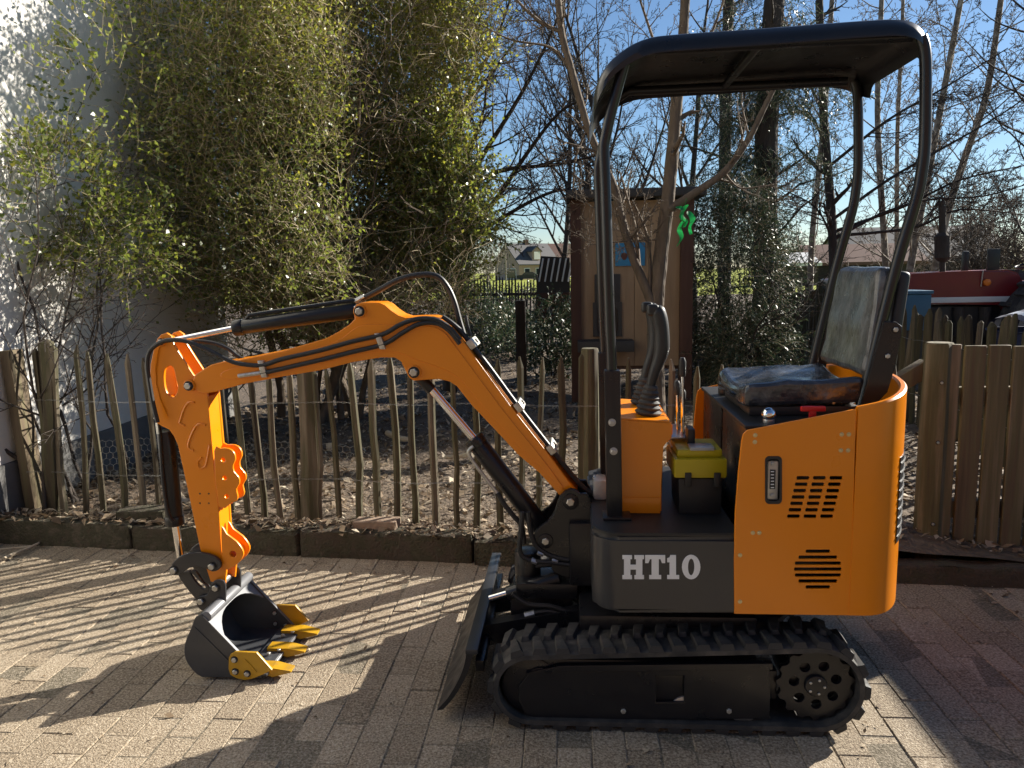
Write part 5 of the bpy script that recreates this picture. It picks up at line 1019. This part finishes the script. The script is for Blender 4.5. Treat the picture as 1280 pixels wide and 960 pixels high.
def leafy(parent, vols, leafmats, twigmat, nleaf, LL, WW, tw=(.18, .42), r=.0022, grav=0., wob=.4, dirup=.3, split=None, xmin=None, pts_in=None, hole=-1.2, tname='twigs', cname='crown'):
    Ps, Ds = [], []
    if pts_in is not None: Ps.append(pts_in[0]); Ds.append(pts_in[1])
    for (cnt, c, rad, sh) in vols:
        p, d = in_ell(cnt, c, rad, sh); Ps.append(p); Ds.append(d)
    P = np.concatenate(Ps); D = np.concatenate(Ds)+rng.normal(0, .6, P.shape); D[:, 2] += dirup
    # leave holes: drop twigs where a coarse noise is low
    nz = np.sin(P[:, 0]*4.3+1.7*np.sin(P[:, 2]*3.1))+np.sin(P[:, 2]*5.1+1.3*np.sin(P[:, 1]*4.7+P[:, 0]*2))+np.sin(P[:, 1]*6+P[:, 0]*3.3)
    keep = nz+rng.normal(0, .7, len(P)) > hole
    if xmin is not None: keep &= P[:, 0] > xmin+.1
    P = P[keep]; D = D[keep]; L = rng.uniform(*tw, len(P))
    pts, P0, P1, R0, R1 = twigs(P, D, L, r, 3, wob, grav); V, Fq = tubes_np(P0, P1, R0, R1, 3); np_mesh(tname, V, Fq, twigmat, parent, True)
    if nleaf:
        Q, E = [], []
        for k in range(nleaf):
            t = (k+rng.random(len(P)))/nleaf*2.999; i = t.astype(int); f = (t-i)[:, None]; A_ = np.stack(pts); ii = np.arange(len(P)); a = A_[i, ii]; b = A_[i+1, ii]; Q.append(a+(b-a)*f); dd = (b-a); dd /= np.linalg.norm(dd, axis=1, keepdims=True); E.append(dd*.5+rng.normal(0, .6, dd.shape))
        Q = np.concatenate(Q); E = np.concatenate(E); n = len(Q); s = rng.uniform(.6, 1.25, n); V = leaves_np(Q, E, LL*s, WW*s).reshape(-1, 3); mi = None
        if split is not None: mi = split(Q).astype(np.int32)
        np_mesh(cname, V, np.arange(n*4).reshape(n, 4), leafmats, parent, False, mi)
def path_limb(out, pts, r0, r1, nch, **kw):
    q = [Vector(v) for v in smooth([tuple(p) for p in pts], 4)]; n = len(q)-1; ds = [(q[min(i+1, n)]-q[max(i-1, 0)]).normalized() for i in range(n+1)]; rr = [r0+(r1-r0)*i/n for i in range(n+1)]
    for i in range(n): out.append((*q[i], *q[i+1], rr[i]*random.uniform(.94, 1.06), rr[i+1]))
    L = sum((q[i+1]-q[i]).length for i in range(n)); sprout(out, q, ds, rr, kw.pop('L', L), 0, nch, **kw)

# --- the tall evergreen bush at the left
bush = thing('evergreen_bush', (-2.35, 7.2, .12), 'tall dense evergreen bush against the white wall', 'bush')
sg = []
for k in range(12):
    b = Vector((-2.35+random.gauss(0, .25), 7.2+random.gauss(0, .16), .1)); grow(sg, b, (random.gauss(0, .35), random.gauss(0, .2), 1), random.uniform(2.2, 3.4), random.uniform(.022, .05), 0, (9, 6, 4), up=.04, wob=.12, spread=.8, ratio=.5, minr=.0028)
wood('stem', sg, 'bark', bush)
sunlit_split = lambda Q: (rng.random(len(Q)) < np.clip((Q[:, 0]+2.4)*.4+(Q[:, 2]-2.3)*.3, .15, .7))  # yellower towards the upper right: sun through the leaves painted as leaf colour
RN = np.array(CAM_ROT)
def view_volume(n, px0, px1, py0, py1, y0, y1, edge=None):      # points spread through a depth range of the bush as it is seen
    a = rng.uniform(px0, px1, n); b = rng.uniform(py0, py1, n); Y_ = rng.uniform(y0, y1, n)
    if edge is not None: k = edge(a, b); a, b, Y_ = a[k], b[k], Y_[k]
    D_ = np.stack([(a-640)/FPX, (480-b)/FPX, -np.ones(len(a))], 1) @ RN.T; P = np.array(CAM_LOC)+D_*(Y_/D_[:, 1])[:, None]
    d_ = rng.normal(0, .7, P.shape); d_[:, 1] -= .3; d_[:, 2] += .2; return P, d_
low = lambda a, b: b < 402+28*np.sin(a*.021)+20*np.sin(a*.053+1)+rng.normal(0, 14, len(a))
right = lambda a, b: a < 588+18*np.sin(b*.03)+10*np.sin(b*.085+2)+rng.normal(0, 12, len(a))
leafy(bush, [], ['leaf', 'leaf_yellow'], 'twig', 8, .035, .0115, tw=(.24, .55), r=.0032, xmin=-3.4, hole=-1.9, split=sunlit_split, pts_in=view_volume(19000, 270, 625, -90, 430, 6.95, 8.0, lambda a, b: low(a, b) & right(a, b)))
leafy(bush, [], ['leaf', 'leaf_yellow'], 'twig', 6, .034, .0105, tw=(.2, .46), r=.0028, xmin=-3.38, hole=-1.5, split=sunlit_split, pts_in=view_volume(11500, 70, 430, -60, 400, 5.6, 6.6, lambda a, b: low(a, b+25) & (a > 90+.45*np.clip(170-b, 0, 200)+rng.normal(0, 25, len(a)))))
leafy(bush, [], ['leaf', 'leaf_yellow'], 'twig', 9, .036, .0118, tw=(.18, .4), r=.0024, hole=-1.3, split=lambda Q: rng.random(len(Q)) < .2, pts_in=view_volume(5000, 400, 620, 150, 420, 6.75, 7.3, lambda a, b: low(a, b) & right(a, b)))
leafy(bush, [], ['leaf', 'leaf_yellow'], 'twig', 2, .032, .01, tw=(.25, .6), r=.0032, xmin=-3.36, hole=-1.6, wob=.7, split=lambda Q: rng.random(len(Q)) < .35, pts_in=view_volume(3200, 170, 575, 350, 455, 6.3, 7.2, lambda a, b: b < 430+22*np.sin(a*.03)+rng.normal(0, 14, len(a))))
# bare twigs hanging out of its lower side
sg = []
for k in range(60):
    p = Vector((random.uniform(-3.1, -1.0), random.uniform(6.3, 7.0), random.uniform(1.1, 3.5))); grow(sg, p, (random.gauss(0, .8), random.gauss(-.3, .4), random.gauss(.1, .6)), random.uniform(.4, 1.0), .005, 1, (0, 5, 3), up=-.02, wob=.2, ratio=.5, minr=.0022)
wood('bare_twig', sg, 'twig', bush)
# --- leafy shrub hanging in front of the wall
iv = thing('wall_shrub', (-3.15, 4.7, .12), 'dark leaved shrub hanging in front of the white wall at left', 'shrub')
sg = []
for k in range(9): grow(sg, (-3.2+random.gauss(0, .05), 4.8+random.gauss(0, .3), .1), (random.gauss(.1, .25), random.gauss(0, .3), 1), random.uniform(1.6, 2.9), .014, 0, (8, 5, 3), up=.03, wob=.13, spread=.8, ratio=.42, minr=.0018)
wood('stem', sg, 'bark_dark', iv)
leafy(iv, [(600, (-3.1, 4.6, 1.98), (.24, .36, .4), .3), (320, (-2.95, 4.85, 1.75), (.3, .3, .3), .3), (150, (-3.0, 5.0, 2.6), (.35, .5, .8), .3)], ['leaf', 'leaf_yellow'], 'twig', 7, .036, .012, tw=(.12, .3), split=lambda Q: (rng.random(len(Q)) < .12))
# --- bare tree behind the bush, sweeping to the right
t2 = thing('bare_tree', (-1.2, 8.6, .1), 'dark bare tree behind the bush with branches sweeping right', 'tree'); sg = []
path_limb(sg, px_path([(562, 500), (566, 360), (568, 260), (572, 150), (566, 40), (560, -120)], 8.6), .085, .035, (15, 7, 6, 4), ratio=.3, spread=1.0, up=.05, minr=.0028, bias=(.9, 0, .2), t0=.3)
for pth in ([(568, 345), (590, 300), (640, 265), (690, 240), (725, 238)], [(568, 260), (600, 200), (650, 120), (690, 40), (715, -30)], [(570, 200), (585, 120), (620, 50), (650, -40)], [(566, 300), (610, 262), (660, 190), (700, 140), (740, 120)], [(564, 150), (545, 60), (520, -40)], [(570, 250), (620, 215), (700, 205), (760, 190)]):
    path_limb(sg, px_path(pth, 8.6, [0, -.1, -.25, -.4, -.5, -.6]), .034, .009, (15, 8, 6), ratio=.42, spread=.7, up=.03, wob=.09, cr=.45, minr=.0022, L=1.9)
wood('crown', sg, 'bark_dark', t2)
# --- bare trees further back
spots_t = [(505, 12, 'bare tree far behind the bush, nearest the white wall', .1), (700, 15, 'slim bare tree behind the slatted rack', .06), (735, 17, 'bare tree rising behind the coop roof', .09), (800, 14.5, 'bare tree behind the canopy front post', .09), (868, 16, 'bare tree between the coop and the pine', .09)]
for k, (px, Y, lb, r) in enumerate(spots_t):
    p = at(px, 440, Y); t = thing('bare_tree', (p.x, Y, .1), lb, 'tree', 'bare trees beyond the garden'); sg = []
    grow(sg, (p.x, Y, .05), (random.gauss(0, .05), 0, 1), 7.5, r, 0, (18, 8, 6, 4), up=.08, wob=.06, spread=.7, ratio=.38, cr=.4, minr=.0035); wood('crown', sg, 'bark_dark', t)
# --- the fruit tree before the coop
ft = thing('fruit_tree', (.75, 6.7, .1), 'bare multi stemmed fruit tree standing in front of the coop', 'tree'); sg = []; Y = 6.7
path_limb(sg, px_path([(822, 560), (820, 470), (819, 400), (826, 320), (836, 240), (846, 130), (853, 60), (860, -60)], Y), .085, .036, (5, 5, 4), ratio=.3, minr=.0022, L=1.6, t0=.45)
for pth, r0, r1 in [([(817, 385), (803, 350), (790, 318), (776, 270), (768, 235), (752, 200), (735, 160), (715, 90), (702, 40), (696, -20)], .042, .026), ([(836, 262), (870, 240), (905, 215), (935, 175), (960, 125), (985, 75), (1000, 30)], .036, .015), ([(800, 345), (795, 290), (785, 250), (775, 215)], .017, .006), ([(812, 365), (812, 320), (806, 285), (790, 250)], .02, .007),
                    ([(702, 40), (680, 30), (655, 10), (630, -20)], .02, .008), ([(715, 90), (690, 60), (640, 50), (600, 30)], .014, .005), ([(735, 160), (720, 195), (716, 240)], .012, .006), ([(905, 215), (925, 235), (960, 232), (985, 240)], .009, .003), ([(830, 300), (800, 300), (765, 303), (736, 306)], .008, .003), ([(846, 140), (820, 60), (800, 0)], .018, .008), ([(850, 100), (885, 50), (905, 0)], .018, .008), ([(760, 220), (742, 260), (720, 230)], .006, .003)]:
    path_limb(sg, px_path(pth, Y-.03), r0, r1, (8, 6, 4), ratio=.36, spread=.8, up=.04, wob=.1, cr=.45, minr=.002, L=1.5)
wood('crown', sg, 'bark', ft)
# green foil strips hung in it
p = at(853, 270, 6.6); gb = thing('bird_scarer', p, 'bright green foil strips hanging from the fruit tree branch', 'streamer')
for k, pth in enumerate([[(847, 258), (853, 262), (851, 270), (856, 277)], [(860, 264), (866, 274), (862, 284), (864, 293)], [(854, 276), (849, 286), (852, 297), (846, 308)], [(858, 256), (852, 268), (858, 276), (855, 284)]]):
    bm = bmesh.new(); q = [Vector(v) for v in smooth([tuple(p) for p in px_path(pth, 6.55+.01*k)], 4)]; rows = []
    for i_, p in enumerate(q):
        t = i_/(len(q)-1); w_ = .028*(1-.55*t)*(1 if i_ else .5); a_ = .9*sin(4*t+k*2); u_ = Vector((cos(a_), sin(a_), .25)); rows.append([bm.verts.new(p-u_*w_), bm.verts.new(p+Vector((0, .006, 0))), bm.verts.new(p+u_*w_)])
    for r1, r2 in zip(rows, rows[1:]):
        for s_ in (0, 1): bm.faces.new((r1[s_], r1[s_+1], r2[s_+1], r2[s_]))
    bobj('strip', bm, 'green_film', gb)
tube('string', px_path([(858, 248), (855, 262), (854, 285)], 6.56), .002, 'green_film', gb, 4)
# --- pine with drooping sprays and yew bush at its foot
pine = thing('pine_tree', (2.35, 9.5, .1), 'tall pine with drooping dark sprays behind the digger seat', 'tree'); sg = []
path_limb(sg, px_path([(960, 480), (958, 380), (957, 250), (960, 120), (968, 0), (975, -200)], 9.5), .17, .1, (16, 7, 5), ratio=.24, spread=1.0, up=-.02, cr=.16, minr=.003, t0=.3, L=6)
wood('trunk', sg, 'bark_dark', pine)
PP, PD = [], []
for k in range(64):                     # drooping boughs
    z0 = random.uniform(1.7, 4.6); az = random.uniform(0, 2*pi); Lb = random.uniform(.7, 1.35)*(1.1-.12*(z0-1.7)); o_ = Vector((2.33+random.uniform(-.05, .05), 9.5, z0)); hd_ = Vector((cos(az), sin(az)*.8, 0))
    if hd_.x > .2 and z0 < 2.5: continue
    for q in range(46):
        t = (q+random.random())/46; p = o_+hd_*Lb*t+Vector((0, 0, .12*t-.5*t*t))+Vector((random.gauss(0, .05), random.gauss(0, .05), random.gauss(0, .025))); PP.append(p); sd = 1 if q % 2 else -1; PD.append(hd_*.7+Vector((-hd_.y, hd_.x, 0))*sd*.8+Vector((0, 0, -.35)))
leafy(pine, [], 'leaf_conifer', 'twig', 15, .042, .0052, tw=(.14, .34), r=.0022, grav=.22, dirup=-.15, hole=-9, pts_in=(np.array([tuple(p) for p in PP]), np.array([tuple(p) for p in PD])))
yew = thing('yew_bush', (1.8, 8.4, .1), 'dark glossy conifer bush at the foot of the pine', 'bush'); sg = []
for k in range(7): grow(sg, (1.8+random.gauss(0, .08), 8.4, .1), (random.gauss(0, .3), random.gauss(0, .3), 1), 1.7, .02, 0, (7, 4), minr=.002)
wood('stem', sg, 'bark_dark', yew)
leafy(yew, [(2300, (1.78, 8.45, 1.3), (.52, .5, 1.1), .5), (900, (1.85, 8.3, .6), (.55, .5, .4), .5)], 'leaf_conifer', 'twig', 13, .045, .006, tw=(.15, .4), grav=.18, dirup=0)
# --- second pine and the leaning birches on the right
t5 = thing('pine_tree', (2.0, 12, .1), 'slim dark pine trunk between fruit tree and larger pine', 'tree'); sg = []
path_limb(sg, px_path([(905, 440), (906, 300), (907, 150), (911, 0), (915, -160)], 12), .11, .07, (16, 8, 6), ratio=.22, spread=1.0, cr=.25, minr=.003, L=7, t0=.25); wood('trunk', sg, 'bark_dark', t5)
for lb, pth, r0, Y, L in [('birch with upright trunk seen between the canopy rear posts', [(1110, 420), (1107, 330), (1099, 200), (1097, 118), (1102, 0), (1105, -120)], .062, 13, 6), ('thin straight birch close beside the near canopy post', [(1122, 420), (1121, 300), (1122, 160), (1128, 30), (1130, -100)], .048, 14, 6), ('birch leaning right behind the near canopy post', [(1126, 420), (1140, 323), (1160, 220), (1179, 118), (1201, 0), (1222, -120)], .068, 12.5, 6), ('birch leaning right behind the tractor exhaust', [(1160, 400), (1179, 287), (1205, 200), (1233, 118), (1251, 0), (1265, -100)], .07, 12.5, 6), ('dark bare tree at the right picture edge', [(1300, 420), (1302, 250), (1296, 120), (1290, 0), (1290, -120)], .1, 12, 6), ('bare tree behind the roof of the digger canopy', [(1012, 420), (1015, 300), (1030, 150), (1040, 0), (1050, -120)], .065, 14, 6)]:
    b = at(*pth[0], Y); t = thing('birch_tree', (b.x, Y, .05), lb, 'tree', 'trees on the right beyond the side fence'); sg = []
    path_limb(sg, px_path([(pth[0][0], 500)]+pth, Y), r0, r0*.5, (24, 10, 8, 4), ratio=.3, spread=.9, up=.05, wob=.09, cr=.26, minr=.003, L=L, t0=.25); wood('crown', sg, 'bark_birch' if r0 < .095 else 'bark_dark', t, zmax=6.0)
lo = thing('bare_tree', (3.1, 11, .1), 'bare tree whose low branches sweep right above the tractor', 'tree'); sg = []
path_limb(sg, px_path([(1046, 480), (1044, 380), (1040, 280), (1030, 150), (1024, 0)], 11), .075, .05, (6, 6, 4), ratio=.25, minr=.0035, L=4, t0=.4)
for pth in ([(1041, 300), (1100, 268), (1160, 250), (1230, 245), (1300, 225)], [(1040, 275), (1110, 225), (1170, 190), (1240, 150), (1300, 110)], [(1041, 290), (1130, 258), (1200, 225), (1290, 205)], [(1034, 210), (1110, 150), (1180, 110), (1260, 60)], [(1033, 190), (1010, 140), (960, 150)], [(1042, 300), (1020, 260), (985, 240)], [(1041, 295), (1140, 285), (1200, 262), (1290, 270)]):
    path_limb(sg, px_path(pth, 11, [0, -.2, -.4, -.6, -.8]), .024, .006, (18, 9, 6), ratio=.32, spread=.7, up=.05, wob=.09, cr=.45, minr=.0026, L=2.4)
wood('crown', sg, 'bark_dark', lo, zmax=5.3)
# --- low shrubs at the far fence, hedge by the barn, woods on the horizon
for k, (px, py, Y, rx, rz, lb) in enumerate([(600, 405, 12.2, .5, .4, 'low dark shrub before the left part of the far picket fence'), (645, 410, 11.6, .4, .32, 'low dark shrub before the middle of the far picket fence'), (690, 415, 9.6, .35, .4, 'dark conifer shrub at the left foot of the coop'), (588, 385, 17, .9, .55, 'broad dark shrub behind the left part of the far picket fence'), (640, 382, 19, 1.0, .5, 'broad dark shrub behind the middle of the far picket fence'), (690, 380, 18, .9, .55, 'broad dark shrub behind the slatted rack')]):
    p = at(px, py, Y); t = thing('low_shrub', (p.x, Y, .1), lb, 'shrub', 'low shrubs at the garden end')
    sg = []; [grow(sg, (p.x, Y, .08), (random.gauss(0, .6), random.gauss(0, .4), 1), rz*1.6, .012, 0, (6, 4), minr=.002) for _ in range(6)]; wood('stem', sg, 'bark_dark', t)
    leafy(t, [(520, (p.x, Y, p.z-.05), (rx, .35, rz), .4)], 'leaf_conifer', 'twig', 8, .05, .016, tw=(.12, .35))
hd = thing('bare_hedge', (11, 20, 0), 'grey brown bare hedge behind the tractor at right', 'hedge')
sg = []
for k in range(46):
    px = random.uniform(1195, 1330); p = at(px, 340, 20); grow(sg, (p.x, 20+random.uniform(-.8, 1.5), -.05), (random.gauss(0, .25), random.gauss(0, .25), 1), random.uniform(2.4, 3.9), .03, 0, (10, 7, 4), up=.03, wob=.1, ratio=.36, minr=.0055)
wood('branches', sg, 'bark', hd)
sg = []
for k in range(150):
    px = random.choice((random.uniform(540, 720), random.uniform(900, 1300), random.uniform(300, 1300))); Y = random.uniform(190, 260); p = at(px, 335, Y); grow(sg, (p.x, Y, -.1), (random.gauss(0, .08), 0, 1), random.uniform(5, 11), .16, 0, (11, 7, 4), up=.06, wob=.08, ratio=.38, minr=.035)
tag(wood('far_wood', sg, 'bark_dark', None, .1), 'bare trees standing along the horizon behind the houses', kind='stuff')
sg = []
for k in range(16):
    px = random.uniform(560, 620) if k < 11 else random.uniform(690, 760); Y = random.uniform(48, 80); p = at(px, 335, Y); grow(sg, (p.x, Y, -.1), (random.gauss(0, .08), 0, 1), random.uniform(3.5, 6), .07, 0, (12, 8, 5), up=.06, wob=.08, ratio=.36, minr=.013)
tag(wood('field_saplings', sg, 'bark_birch', None, .04), 'pale bare saplings standing in the field left of the brick house', kind='stuff')
